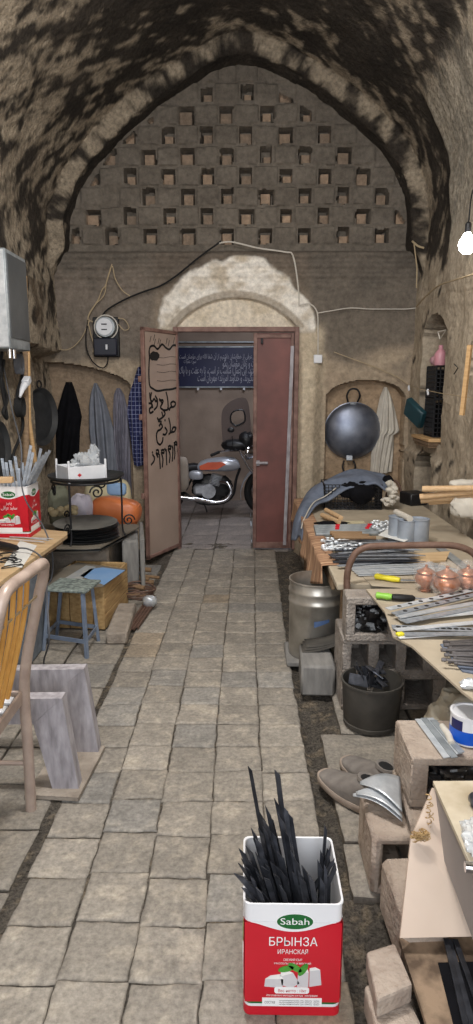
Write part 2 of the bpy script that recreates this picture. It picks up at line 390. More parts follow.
iz = np.where(PZ > 2.75)[0]; a_, b_ = iz[0], iz[-1]
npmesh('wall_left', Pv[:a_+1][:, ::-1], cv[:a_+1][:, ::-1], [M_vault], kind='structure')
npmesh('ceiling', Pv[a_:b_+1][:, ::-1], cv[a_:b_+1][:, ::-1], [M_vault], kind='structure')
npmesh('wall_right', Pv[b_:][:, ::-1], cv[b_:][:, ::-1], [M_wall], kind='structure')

# floor: dirt bed plus individually laid pavers (one mesh) ---------------
gx = np.arange(-1.85, 1.75, .02); gy = np.r_[np.arange(-1.2, .8, .1), np.arange(.8, 6.45, .02)]
GX, GY = np.meshgrid(gx, gy, indexing='ij')
gz = -.030+.028*(fbm(GX*9, GY*9, 1)-.5)+.035*(fbm(GX*35, GY*35, 2, 3)-.5)
gz += .02*ss(1.9, 1.5, GY)*ss(.35, .5, GX)
under = ss(-.80, -.76, GX)*ss(.275, .25, GX); gz = gz*(1-under)+(-.007+.006*(fbm(GX*35, GY*35, 2, 3)-.5))*under
gcol = mixc(s2l((118, 111, 102)), s2l((74, 69, 63)), fbm(GX*8, GY*8, 3)); gcol = mixc(gcol, s2l((150, 136, 116)), ss(.62, .75, fbm(GX*40, GY*40, 4, 2))*.7)
n_, m_ = GX.shape; idx = np.arange(n_*m_).reshape(n_, m_)
FV = [np.stack([GX, GY, gz], -1).reshape(-1, 3)]; FC = [gcol.reshape(-1, 3)]
FF = np.stack([idx[:-1, :-1], idx[1:, :-1], idx[1:, 1:], idx[:-1, 1:]], -1).reshape(-1, 4).tolist(); FM = [1]*len(FF); base = n_*m_
rf = random.Random(11)
def paver(x0, x1, y0, y1, z, tone, n=13, gap=.003, skew=.0035, th=.05):
    global base
    q = [[(x0 if a == 0 else x1)+rf.uniform(-skew, skew), (y0 if b == 0 else y1)+rf.uniform(-skew, skew)] for a, b in ((0, 0), (1, 0), (1, 1), (0, 1))]
    u = np.r_[0, np.linspace(.03, .97, n), 1]; U, V = np.meshgrid(u, u, indexing='ij')
    px = (1-U)*(1-V)*q[0][0]+U*(1-V)*q[1][0]+U*V*q[2][0]+(1-U)*V*q[3][0]; py = (1-U)*(1-V)*q[0][1]+U*(1-V)*q[1][1]+U*V*q[2][1]+(1-U)*V*q[3][1]
    cx, cy = px.mean(), py.mean(); wob = .012*(fbm(px*22, py*22, 5, 3)-.5)
    sh = 1-gap/(x1-x0); px = cx+(px-cx)*sh+wob*.8*((U < .02) | (U > .98)); py = cy+(py-cy)*sh+.8*wob*((V < .02) | (V > .98))
    ed = ((U < .02) | (U > .98) | (V < .02) | (V > .98))
    pz = z+rf.uniform(-.0018, .0018)+(px-cx)*rf.uniform(-.010, .010)+(py-cy)*rf.uniform(-.010, .010)+.009*(fbm(px*10, py*10, 6, 3)-.5)-ed*.005
    cc = mixc(np.asarray(tone), np.asarray(tone)*.66, fbm(px*16, py*16, 7)); cc = mixc(cc, np.asarray(tone)*np.array((1.14, 1.12, 1.08)), ss(.5, .75, fbm(px*24, py*24, 3))); cc = mixc(cc, s2l((104, 98, 90)), ed*.35)
    top = np.stack([px, py, pz], -1); N = len(u); ii = np.arange(N*N).reshape(N, N)+base
    FV.append(top.reshape(-1, 3)); FC.append(cc.reshape(-1, 3))
    f = np.stack([ii[:-1, :-1], ii[1:, :-1], ii[1:, 1:], ii[:-1, 1:]], -1).reshape(-1, 4).tolist()
    rim = list(ii[:, 0])+list(ii[-1, 1:])+list(ii[-2::-1, -1])+list(ii[0, -2:0:-1]); base += N*N
    rv = np.concatenate([FV[-1][np.array(rim)-ii[0, 0]]]); rv = rv-np.array([0, 0, th]); FV.append(rv); FC.append(np.tile(s2l((88, 78, 66)), (len(rim), 1)))
    k = len(rim); f += [[rim[(t+1) % k], rim[t], base+t, base+(t+1) % k] for t in range(k)]; base += k
    FF.extend(f); FM.extend([0]*len(f))
TILE = .193
def tone():
    b = rf.uniform(.93, 1.06); t = rf.random()
    c = (158, 151, 141) if t < .84 else ((160, 147, 130) if t < .90 else (150, 146, 140))
    return tuple(.92*v*b*b for v in s2l(c))
for cidx in range(5):
    x0 = -.12+(cidx-3)*TILE; y = .70+rf.uniform(-.01, .01)
    while y < 6.12:
        y1 = min(y+TILE+rf.uniform(-.008, .008), 6.19); dxr = .012*math.sin(y*1.1+1)
        paver(x0+dxr, x0+TILE+dxr, y, y1, 0, tone()); y = y1
# larger flags left of the channel
y = .8
for y1 in (1.02, 1.25, 1.52, 1.79, 2.08, 2.35, 2.62, 2.9, 3.2, 3.5, 3.8, 4.1, 4.5, 4.9, 5.3, 5.6):
    xe = -.73
    for x1 in (-1.03, -1.30, -1.57, -1.84):
        paver(x1, xe, y, y1, .002, tuple(v*.88 for v in tone()), n=10, gap=.012); xe = x1
    y = y1
# flags to the right of the gutter
y = 1.78
for y1, x0 in ((2.02, .33), (2.36, .335), (2.75, .335), (3.2, .43), (3.8, .45), (4.5, .5), (5.3, .5), (6.05, .5)):
    xa = x0
    for x1 in (.78, 1.2, 1.62):
        paver(xa, x1, y, y1, .004, tuple(v*.85 for v in tone()), n=10, gap=.012); xa = x1
    y = y1
# threshold and yard-room floor
y = 6.19
for y1 in (6.36, 6.8, 7.3, 7.8, 8.4, 8.95):
    xa = -1.6
    for x1 in (-1.15, -.66, -.3, .06, .42, .46, .9, 1.4):
        paver(xa, x1, y, y1, -.005, tuple(v*.95 for v in s2l((150, 142, 138))), n=5, gap=.006, skew=.003); xa = x1
    y = y1
rawmesh('floor', np.concatenate(FV), FF, np.concatenate(FC), [M_floor, M_dirt], FM, kind='structure')

# room beyond the door ---------------------------------------------------
M_far = mat('yard_room_plaster', (166, 148, 134), (134, 118, 106), rough=.9, scale=3, bump=.3, bscale=30)
def slab(name, c, d, m, **k):
    b = MB(); b.box(c, d, .004); return b.build(name, m, **k)
slab('wall_far', (-.1, 9.02, 1.3), (3.4, .1, 3.0), M_far, kind='structure')
slab('wall_far_left', (-1.65, 7.75, 1.3), (.1, 2.5, 3.0), M_far, kind='structure')
slab('wall_far_right', (1.45, 7.75, 1.3), (.1, 2.5, 3.0), M_far, kind='structure')
slab('ceiling_far', (-.1, 7.75, 2.84), (3.2, 2.6, .08), M_far, kind='structure')

# ------------------------------------------------------------------ materials of the things
m_blacksteel = mat('black_steel', (86, 88, 96), (40, 42, 47), rough=.28, metal=.5, scale=30, bump=.1, rnd=.4)
m_steel = mat('mild_steel', (172, 178, 186), (126, 132, 140), rough=.38, metal=.45, scale=40, bump=.08, rnd=.22)
m_brightsteel = mat('bright_steel', (218, 222, 226), (178, 184, 190), rough=.35, metal=.4, scale=25, bump=.05, rnd=.15)
m_galv = mat('galvanised', (168, 174, 178), (132, 138, 142), rough=.45, metal=.4, scale=14, bump=.06, contrast=.3)
m_rusttube = mat('rusty_tube', (124, 100, 88), (96, 72, 60), rough=.6, metal=.3, scale=25, bump=.15)
m_chrome = mat('chrome', (220, 220, 224), (190, 190, 196), rough=.12, metal=1, scale=10, bump=0)
m_blackplastic = mat('black_plastic', (30, 30, 33), (20, 20, 22), rough=.45, scale=30, bump=.05)
m_rubber = mat('rubber', (26, 26, 27), (18, 18, 19), rough=.8, scale=40, bump=.2)
m_wood = mat('pale_wood', (206, 172, 126), (176, 138, 94), rough=.65, scale=9, bump=.15, stretch=(1, 1, 8), rnd=.12)
m_woodx = mat('pale_wood_along_x', (214, 184, 146), (186, 150, 108), rough=.65, scale=9, bump=.12, stretch=(1, 8, 8), rnd=.12)
m_crate = mat('crate_planks', (190, 160, 112), (146, 114, 74), rough=.75, scale=7, bump=.25, stretch=(6, 1, 8))
m_oldwood = mat('weathered_wood', (150, 126, 100), (112, 92, 72), rough=.8, scale=6, bump=.3, stretch=(1.5, 6, 8))
m_darkwood = mat('dirty_board', (146, 124, 102), (84, 68, 54), rough=.75, scale=14, bump=.25, contrast=.22)
m_ply = mat('plywood', (206, 180, 142), (180, 150, 112), rough=.75, scale=5, bump=.1, stretch=(1, 5, 4))
m_palepanel = mat('pale_panel', (212, 194, 178), (190, 168, 150), rough=.7, scale=3, bump=.08)
m_greypanel = mat('grey_laminate', (150, 144, 142), (132, 126, 124), rough=.6, scale=4, bump=.05)
m_topply = mat('stained_ply', (216, 206, 186), (170, 156, 132), rough=.7, scale=6, bump=.12, contrast=.3)
m_card = mat('cardboard', (180, 168, 148), (152, 140, 122), rough=.9, scale=6, bump=.12)
m_greycard = mat('grey_board', (124, 116, 104), (100, 94, 84), rough=.9, scale=5, bump=.12)
m_concrete = mat('concrete', (166, 156, 144), (126, 116, 106), rough=.95, scale=14, bump=.6, bscale=60, bdist=.015)
m_cblock = mat('cinder_block', (168, 160, 152), (122, 113, 106), rough=.95, scale=16, bump=.8, bscale=80, bdist=.02)
m_bluegrey_block = mat('blue_grey_block', (128, 136, 146), (96, 104, 114), rough=.95, scale=18, bump=.6, bscale=90, bdist=.015)
m_greystone = mat('grey_stone', (142, 140, 136), (108, 106, 104), rough=.9, scale=7, bump=.4, stretch=(4, 1, 1))
m_brick = mat('mud_brick', (186, 172, 158), (140, 124, 112), rough=.95, scale=10, bump=.7, bscale=50, bdist=.015)
m_bluepaint = mat('blue_grey_paint', (126, 138, 156), (96, 108, 128), rough=.5, scale=18, bump=.1)
m_greypaint = mat('worn_grey_paint', (182, 178, 184), (122, 118, 122), rough=.65, scale=12, bump=.2, stretch=(3, 3, .8))
m_chairtube = mat('worn_tube', (190, 172, 160), (152, 134, 124), rough=.4, metal=.15, scale=14, bump=.1)
m_slat = mat('orange_slat', (218, 166, 88), (192, 138, 66), rough=.5, scale=10, bump=.08)
m_white = mat('white_paint', (226, 228, 232), (204, 206, 212), rough=.5, scale=12, bump=.05)
m_plasticbag = mat('clear_bag', (226, 230, 234), (200, 206, 212), rough=.2, scale=12, bump=.5, alpha=.5, spec=.6)
m_offwhite = mat('off_white_cloth', (208, 202, 190), (180, 174, 164), rough=.95, scale=10, bump=.25, bscale=200)
m_blackcloth = mat('black_cloth', (22, 22, 26), (14, 14, 17), rough=.95, scale=20, bump=.2, spec=.1)
m_greycloth = mat('grey_cloth', (128, 132, 142), (104, 108, 118), rough=.9, scale=14, bump=.2)
m_greycloth2 = mat('grey_cloth_purple', (136, 134, 146), (110, 108, 120), rough=.9, scale=14, bump=.2)
m_denim = mat('blue_grey_cloth', (114, 123, 140), (88, 96, 112), rough=.9, scale=16, bump=.25)
m_orange = mat('orange_plastic', (206, 122, 74), (184, 100, 56), rough=.4, scale=6, bump=.15)
m_lav = mat('lavender_bag', (204, 200, 214), (180, 176, 192), rough=.6, scale=9, bump=.3)
m_cream = mat('cream_cloth', (206, 198, 166), (182, 172, 142), rough=.9, scale=9, bump=.2)
m_bluepatch = mat('blue_print', (146, 178, 214), (120, 154, 196), rough=.7, scale=20, bump=.05)
m_sack = mat('green_grey_sack', (122, 124, 108), (98, 100, 86), rough=.9, scale=12, bump=.25)
m_paper = mat('paper', (226, 226, 222), (206, 206, 202), rough=.85, scale=6, bump=.05)
m_red = mat('tin_red', (200, 24, 44), (182, 18, 36), rough=.35, scale=4, bump=.02, spec=.5)
m_tinwhite = mat('tin_white', (230, 230, 232), (216, 216, 220), rough=.35, scale=5, bump=.02, spec=.5)
m_green = mat('label_green', (26, 104, 48), (20, 84, 40), rough=.4, scale=6, bump=0)
m_leaf = mat('label_leaf', (84, 160, 60), (52, 124, 44), rough=.5, scale=60, bump=0)
m_cheese = mat('label_cheese', (238, 236, 232), (224, 222, 220), rough=.45, scale=20, bump=0)
m_cheese2 = mat('label_cheese_side', (206, 204, 206), (194, 190, 194), rough=.45, scale=20, bump=0)
m_textwhite = mat('white_print', (240, 240, 240), (230, 230, 230), rough=.5, scale=10, bump=0)
m_dimtext = mat('banner_print', (178, 178, 190), (160, 160, 172), rough=.6, scale=10, bump=0)
m_textdark = mat('dark_print', (40, 40, 46), (30, 30, 34), rough=.5, scale=10, bump=0)
m_textred = mat('red_print', (196, 40, 50), (180, 30, 40), rough=.5, scale=10, bump=0)
m_tealboard = mat('blue_board', (104, 146, 196), (130, 160, 196), rough=.6, scale=5, bump=.05)
m_speckle = mat('speckled_seat', (138, 148, 142), (84, 92, 90), rough=.7, scale=40, bump=.1, contrast=.25)
m_iron = mat('wrought_iron', (48, 48, 50), (30, 30, 32), rough=.5, metal=.5, scale=30, bump=.15)
m_pan = mat('pan_black', (76, 78, 80), (52, 54, 56), rough=.45, metal=.4, scale=12, bump=.08)
m_greypan = mat('pan_grey', (128, 126, 120), (96, 94, 90), rough=.55, metal=.2, scale=8, bump=.06)
m_wok = mat('wok_steel', (150, 156, 170), (88, 94, 110), rough=.4, metal=.8, scale=5, bump=.06, bscale=60, contrast=.35)
m_wirewhite = mat('white_cable', (206, 200, 190), (190, 184, 174), rough=.6, scale=20, bump=0)
m_wirebeige = mat('beige_cable', (178, 160, 130), (160, 142, 114), rough=.7, scale=20, bump=0)
m_wiregrey = mat('grey_cable', (96, 98, 104), (80, 82, 88), rough=.5, scale=20, bump=0)
m_bone = mat('straw_bunch', (212, 196, 160), (186, 168, 130), rough=.95, scale=40, bump=.5)
m_stick = mat('branch_wood', (150, 122, 92), (112, 88, 64), rough=.85, scale=12, bump=.3)
m_doorred = mat('door_red_paint', (124, 76, 70), (88, 56, 52), rough=.55, scale=4, bump=.12, contrast=.5)
m_doorpink = mat('door_beige_paint', (176, 156, 144), (154, 136, 124), rough=.55, scale=3, bump=.06, contrast=.5)
m_frame = mat('frame_worn_paint', (138, 108, 98), (104, 76, 69), rough=.6, scale=12, bump=.2, contrast=.3)
m_spray = mat('black_spray', (24, 22, 22), (32, 30, 30), rough=.8, scale=10, bump=0)

def text_on(body, size, o, u, v, m, parent, name='lettering', mirror=False, width=None, align='CENTER', lift=.0006):
    """flat lettering on a printed face: o = anchor, u right, v up"""
    cu = bpy.data.curves.new('t', 'FONT'); cu.body = body; cu.size = size; cu.align_x = align; cu.resolution_u = 3
    ob = bpy.data.objects.new('t', cu); C.objects.link(ob); bpy.context.view_layer.update()
    me = bpy.data.meshes.new_from_object(ob.evaluated_get(bpy.context.evaluated_depsgraph_get()))
    o, u, v = Vector(o), Vector(u).normalized(), Vector(v).normalized(); n = u.cross(v)
    k = 1
    if width:
        xs_ = [p.co.x for p in me.vertices]; k = width/max(1e-6, max(xs_)-min(xs_))
    b = MB(); b.add([o+u*(p.co.x*k)+v*p.co.y+n*lift for p in me.vertices], [list(f.vertices) for f in me.polygons])
    bpy.data.objects.remove(ob); bpy.data.curves.remove(cu); bpy.data.meshes.remove(me)
    return b.build(name, m, parent, smooth=0)
def decal(parent, name, poly, o, u, v, m, lift=.0005, **k):
    b = MB(); u, v = Vector(u), Vector(v); n = u.cross(v).normalized()
    b.prism(poly, Vector(o), u, v, n*lift); return b.build(name, m, parent, smooth=0, **k)
def ell(cx, cy, rx, ry, n=28): return [(cx+rx*math.cos(2*math.pi*i/n), cy+ry*math.sin(2*math.pi*i/n)) for i in range(n)]

def bar(b, a, e, wd, th, side=(1, 0, 0), point=.0, mi=None):
    """flat steel bar from a to e, skew-cut tip of length point"""
    a, e = Vector(a), Vector(e); d = (e-a); L = d.length; d.normalize(); s = Vector(side); s = (s-d*s.dot(d)).normalized(); n = d.cross(s)
    b.prism([(-wd/2, 0), (wd/2, 0), (wd/2, L-point), (-wd/2, L)], a-n*th/2, s, d, n*th, mi)

def garment(rows, yw, depth, folds, amp, seed=0, nu=40, lean=0):
    """hanging cloth: rows (z, xl, xr); back flat at yw, folded front bulging to yw-depth"""
    b = MB(); rings = []; rg = random.Random(seed); ph = [rg.uniform(0, 6.28) for _ in range(4)]
    zs_ = [r[0] for r in rows]; nz_ = 34
    for i in range(nz_+1):
        z = zs_[0]+(zs_[-1]-zs_[0])*i/nz_; t = i/nz_
        xl = float(np.interp(-z, [-q for q in zs_], [r[1] for r in rows])); xr = float(np.interp(-z, [-q for q in zs_], [r[2] for r in rows]))
        ring = []
        for k in range(nu+1):
            q = k/nu; x = xl+(xr-xl)*q
            g = math.sin(math.pi*q)**.6
            f = amp*min(1, .25+t*1.6)*(math.sin(folds*2*math.pi*q*(.6+.4*t)+ph[0]+1.2*math.sin(2*t+ph[1]))+.5*math.sin(folds*3.7*q+ph[2]+3*t))
            ring.append(Vector((x, yw-g*(depth+f)-.004+lean*t, z+.006*math.sin(9*q+ph[3])*(i == nz_))))
        for k in range(nu, -1, -1):
            q = k/nu; ring.append(Vector((xl+(xr-xl)*q, yw, z)))
        rings.append(ring)
    b.loft(rings); return b

# ------------------------------------------------------------------ the red cheese tins
def tin_body(b, o, W, D, H, r=.018):
    def ring(off, z, rr):
        out = []
        for cx, cy, a0 in ((W/2-off-rr, D/2-off-rr, 0), (-W/2+off+rr, D/2-off-rr, 90), (-W/2+off+rr, -D/2+off+rr, 180), (W/2-off-rr, -D/2+off+rr, 270)):
            for k in range(5):
                a = math.radians(a0+22.5*k); out.append(Vector((o[0]+cx+rr*math.cos(a), o[1]+cy+rr*math.sin(a), o[2]+z)))
        return out
    rings = [ring(.002, 0, r), ring(-.001, .001, r), ring(-.001, .008, r), ring(0, .011, r), ring(0, .026, r), ring(0, .0261, r), ring(0, .034, r), ring(0, .0341, r), ring(0, .0405, r), ring(0, .0406, r), ring(0, H-.0525, r), ring(0, H-.0524, r), ring(0, H-.008, r), ring(-.002, H-.006, r), ring(-.002, H-.001, r), ring(0, H, r), ring(.003, H-.002, r), ring(.004, .012, r)]
    n = len(rings[0]); f0 = len(b.f); b.loft(rings); col_ = [1, 1, 1, 1, 0, 0, 2, 2, 1, 1]
    for k in range(len(b.f)-f0-2):
        q = k//n; b.m[f0+k] = col_[q] if q < len(col_) else 0
def cheese_cubes(t, o, u, v, k=1.0, leaf=True):
    def Q(p): return [(a*k, c*k) for a, c in p]
    cubes = [([(-.075, .0), (-.030, -.004), (-.028, .022), (-.073, .022)], [(-.073, .022), (-.028, .022), (-.036, .036), (-.060, .032)]),
             ([(-.032, .004), (-.008, -.004), (.012, .010), (-.004, .040), (-.036, .030)], [(-.036, .030), (-.004, .040), (-.018, .047), (-.034, .044)]),
             ([(.006, .0), (.034, .0), (.034, .042), (.008, .044)], [(.008, .044), (.034, .042), (.032, .050), (.012, .052)]),
             ([(.036, .0), (.066, .006), (.062, .050), (.036, .046)], [(.036, .046), (.062, .050), (.050, .057), (.036, .054)])]
    for a, c in cubes:
        decal(t, 'printed_cheese_cube', Q(a), o, u, v, m_cheese2, .0012); decal(t, 'printed_cheese_top', Q(c), o, u, v, m_cheese, .0014)
    if leaf:
        for a in ((-.042, .052, 15), (-.02, .056, -35), (.0, .05, 60)):
            th = math.radians(a[2]); c, s = math.cos(th), math.sin(th)
            decal(t, 'printed_leaf', Q([(a[0]+.02+c*x-s*y, a[1]+s*x+c*y) for x, y in ell(0, 0, .020, .0085, 14)]), o, u, v, m_leaf, .002)
def wave_poly(W, h, amp, n=20):
    """red field whose upper edge dips in the middle"""
    return [(-W/2, .0), (W/2, .0)]+[(W/2-W*i/n, h-amp*math.sin(math.pi*i/n)**1.3) for i in range(n+1)]
def oval_logo(t, o, u, v, k=1.0, word='Sabah'):
    decal(t, 'logo_oval_rim', ell(0, 0, .047*k, .023*k), o, u, v, m_textwhite, .0008)
    decal(t, 'logo_oval', ell(0, 0, .044*k, .021*k), o, u, v, m_green, .0012)
    O = Vector(o)-Vector(v)*.0075*k
    text_on(word, .026*k, O, u, v, m_textwhite, t, 'logo_lettering', width=.070*k, lift=.0018)
TX, TY, TW, TH = .118, 1.507, .240, .322
tin = thing('cheese_tin', (TX, TY, 0), 'red and white cheese tin on the paving in front, full of black steel strips', 'tin')
b = MB(); tin_body(b, (TX, TY, 0), TW, TW, TH); b.build('tin_body', [m_tinwhite, m_red, m_green], tin)
b = MB(); b.box((TX, TY, .006), (TW-.012, TW-.012, .006)); b.build('tin_bottom', m_galv, tin)
def tin_faces(t, cx, cy, z0, W, H, faces):
    for nm, ang in faces:
        c, s = math.cos(ang), math.sin(ang); u = Vector((c, s, 0)); n = Vector((s, -c, 0)); v = Vector((0, 0, 1))
        o = Vector((cx, cy, z0))+n*(W/2+.0006)
        fw = W-.030
        decal(t, 'printed_red_field', wave_poly(W-.004, H-.0525-.0406, .026), o+v*.0406, u, v, m_red)
        decal(t, 'printed_white_dip', [(W/2-.016-(W-.032)*i/20, H-.052-.0406-.026*math.sin(math.pi*i/20)**1.3) for i in range(21)]+[(-W/2+.016, H-.053), (W/2-.016, H-.053)][0:0]+[(-W/2+.016, H-.0406-.052+.001), (W/2-.016, H-.0406-.052+.001)], o+v*.0406, u, v, m_tinwhite, .0011)
        yield nm, o, u, v
for nm, o, u, v in tin_faces(tin, TX, TY, 0, TW, TH, (('front', 0), ('left', -math.pi/2), ('right', math.pi/2), ('back', math.pi))):
    oval_logo(tin, o+v*.272+u*.004, u, v)
    text_on('БРЫНЗА', .034, o+v*.204, u, v, m_textwhite, tin, 'brand_lettering', width=.118, lift=.0012)
    text_on('ИРАНСКАЯ', .018, o+v*.181, u, v, m_textwhite, tin, 'lettering', width=.074, lift=.0012)
    text_on('СВЕЖИЙ СЫР', .009, o+v*.161, u, v, m_textwhite, tin, 'lettering', width=.046, lift=.0012)
    text_on('РАССОЛЬНЫЙ И МЯГКИЙ', .007, o+v*.151, u, v, m_textwhite, tin, 'lettering', width=.09, lift=.0012)
    cheese_cubes(tin, o+v*.086+u*.006, u, v)
    decal(tin, 'printed_weight_tag', [(-.040, -.004), (.038, -.004), (.042, 0), (.042, .010), (.038, .014), (-.040, .014), (-.044, .010), (-.044, 0)], o+v*.071, u, v, m_textwhite, .0022)
    text_on('Вес нетто : 10кг', .012, o+v*.0715, u, v, m_textred, tin, 'lettering', width=.070, lift=.0028)
    text_on('Изготовлено методом ультрафильтрации', .009, o+v*.0575, u, v, m_textwhite, tin, 'lettering', width=.126, lift=.0012)
    decal(tin, 'printed_info_panel', [(-.074, .0), (.074, .0), (.074, .024), (-.074, .024)], o+v*.029, u, v, m_textwhite, .0016)
    text_on('СОСТАВ', .010, o+v*.037-u*.055, u, v, m_textdark, tin, 'lettering', width=.026, lift=.0022)
    for q in range(3): text_on('пастеризованное молоко, соль, закваска, фермент', .005, o+v*(.0445-.0055*q)+u*.018, u, v, m_textdark, tin, 'small_print', width=.10, lift=.0022)

# black steel strips standing in the front tin
rs = random.Random(5)
tops = [(249.6, 766, 1.60), (277, 770, 1.60), (276, 798, 1.58), (279, 812, 1.57), (262, 813, 1.55), (265, 820, 1.53), (253, 828, 1.5), (255, 838, 1.52), (260, 828, 1.56), (270, 815, 1.58), (285, 805, 1.59),
        (241, 848, 1.47), (240, 863, 1.45), (236, 872, 1.43), (243, 858, 1.48), (248, 846, 1.5), (263, 855, 1.46), (264, 866, 1.44), (280, 852, 1.46), (278, 866, 1.44), (272, 860, 1.45), (292, 850, 1.5), (258, 872, 1.43), (252, 876, 1.43), (300, 870, 1.44), (304, 866, 1.44),
        (326, 824, 1.57), (322, 850, 1.52), (320, 860, 1.5), (331, 856, 1.53), (334, 862, 1.52), (329, 848, 1.56), (246, 866, 1.46), (268, 838, 1.53), (272, 830, 1.55), (288, 838, 1.53), (283, 826, 1.56), (267, 805, 1.59), (257, 852, 1.5), (296, 858, 1.47)]
tops += [(px+rs.uniform(2, 7), py+rs.uniform(6, 22), yt-rs.uniform(.0, .05)) for px, py, yt in tops[2:32]]
S0 = None
for k, (px, py, yt) in enumerate(tops):
    e = at(px, py, y=yt)
    if px < 315: base_ = Vector((.085+.125*min(1, max(0, (px-236)/70))+rs.uniform(-.01, .015), 1.43+.16*rs.random(), .012))
    else: base_ = Vector((.19+.03*rs.random(), yt-.02+.02*rs.random(), .012))
    # keep the strip inside the mouth of the tin
    tt = (TH-base_.z)/(e.z-base_.z)
    if 0 < tt < 1:
        m_ = base_.lerp(e, tt); mx = min(max(m_.x, .012), .222); my = min(max(m_.y, 1.402), 1.612)
        base_ = e+(Vector((mx, my, TH))-e)*(1/(1-tt)); base_.x = min(max(base_.x, .014), .222); base_.y = min(max(base_.y, 1.405), 1.61); base_.z = .012
    else: e.x = min(max(e.x, .02), .215); e.y = min(max(e.y, 1.405), 1.6)
    b = MB(); bar(b, base_, e, rs.uniform(.008, .0145), .0026, (1, rs.uniform(-.7, .3), 0), rs.uniform(.012, .03))
    long_ = py < 775
    solo(b, 'steel_strip', m_blacksteel, ('longest black steel strip in the front tin, its tip leftmost of the two tall ones' if k == 0 else 'tall black steel strip in the front tin, its tip right of the longest one') if long_ else
         ('thin black steel strip standing along the right wall of the front tin' if px > 315 else 'black steel strip leaning left in the front cheese tin'), 'metal strip', None if long_ else ('black strips at the right wall of the tin' if px > 315 else 'black strips leaning in the front tin'), smooth=0)

# ------------------------------------------------------------------ left side
# plywood workbench on blocks
BZ = .615
b = MB(); b.prism([(-1.61, 2.45), (-1.19, 2.45), (-1.185, 3.1), (-1.16, 3.6), (-1.135, 4.08), (-1.16, 4.17), (-1.40, 4.26), (-1.61, 4.30)], (0, 0, BZ-.022), (1, 0, 0), (0, 1, 0), (0, 0, .022))
bench = thing('workbench', (-1.4, 3.4, 0), 'plywood workbench on stacked blocks against the left wall', 'workbench')
b.build('plywood_top', m_ply, bench)
b = MB(); b.prism([(-1.61, 2.6), (-1.21, 2.6), (-1.24, 3.0), (-1.2, 3.35), (-1.235, 3.5), (-1.17, 3.9), (-1.15, 4.02), (-1.22, 4.12), (-1.61, 4.2)], (0, 0, BZ-.046), (1, 0, 0), (0, 1, 0), (0, 0, .022))
b.prism([(-1.6, 3.7), (-1.19, 3.72), (-1.17, 3.95), (-1.22, 4.08), (-1.6, 4.1)], (0, 0, BZ-.060), (1, 0, 0), (0, 1, 0), (0, 0, .012)); b.build('under_boards', m_oldwood, bench)
b = MB(); b.box((-1.405, 3.62, .275), (.40, .40, .55), .012); b.build('block_support', m_bluegrey_block, bench)
b = MB(); b.box((-1.41, 2.95, .275), (.38, .34, .55), .012); b.build('block_support', m_bluegrey_block, bench)
# second cheese tin on the bench, grey strips in it
W2, H2 = .236, .322
tx, ty = -1.345-W2/2, 3.99+W2/2
tin2 = thing('cheese_tin', (tx, ty, BZ), 'red and white cheese tin on the left plywood workbench, full of grey steel bars', 'tin')
b = MB(); tin_body(b, (tx, ty, BZ), W2, W2, H2); b.build('tin_body', [m_tinwhite, m_red, m_green], tin2)
b = MB(); b.box((tx, ty, BZ+.006), (W2-.012, W2-.012, .006)); b.build('tin_bottom', m_galv, tin2)
PF = 'ﺭﯿﻨﭘ'
for nm, o, u, v in tin_faces(tin2, tx, ty, BZ, W2, H2, (('front', 0), ('right', math.pi/2))):
    oval_logo(tin2, o+v*.272, u, v)
    text_on('ﺮﯿﻨﭘ'[::1], .030, o+v*.212, u, v, m_textwhite, tin2, 'lettering', lift=.0012, width=.036)
    text_on('ﯽﻗﺍﺮﻋ ﺪﯿﻔﺳ', .030, o+v*.180, u, v, m_textwhite, tin2, 'brand_lettering', lift=.0012, width=.10)
    cheese_cubes(tin2, o+v*.084, u, v)
    decal(tin2, 'printed_red_tag', [(-.06, 0), (.03, 0), (.03, .026), (-.06, .026)], o+v*.068, u, v, m_red, .0024)
    text_on('FETA CHEESE', .014, o+v*.077-u*.015, u, v, m_textwhite, tin2, 'lettering', lift=.003, width=.075)
    decal(tin2, 'printed_info_panel', [(-.085, 0), (.075, 0), (.075, .03), (-.085, .03)], o+v*.034, u, v, m_textwhite, .0016)
rs = random.Random(9)
for k, (px, py) in enumerate([(15, 456), (31, 445), (33, 452), (41, 448), (44, 455), (47, 452), (50, 450), (37, 462), (26, 466), (22, 462), (10, 460), (6, 462), (2, 458), (19, 468), (28, 472), (42, 462), (12, 468)]):
    yt = 4.02+.17*rs.random(); e = at(px, py, y=yt)
    mx = min(max(e.x-(e.z-(BZ+H2))*.25*(1 if px > 30 else -.3), tx-.105), tx+.105); mt = Vector((mx, min(max(yt, ty-.1), ty+.1), BZ+H2))
    bs = mt+(mt-e)*(H2-.012)/max(.02, e.z-BZ-H2); bs.x = min(max(bs.x, tx-.105), tx+.105); bs.y = min(max(bs.y, ty-.10), ty+.10); bs.z = BZ+.012
    b = MB(); bar(b, bs, e, .017, .004, (1, .3, 0), .004)
    solo(b, 'steel_bar', m_steel, 'grey steel bar standing in the red tin on the left workbench', 'metal bar', 'grey bars in the bench tin', smooth=0)
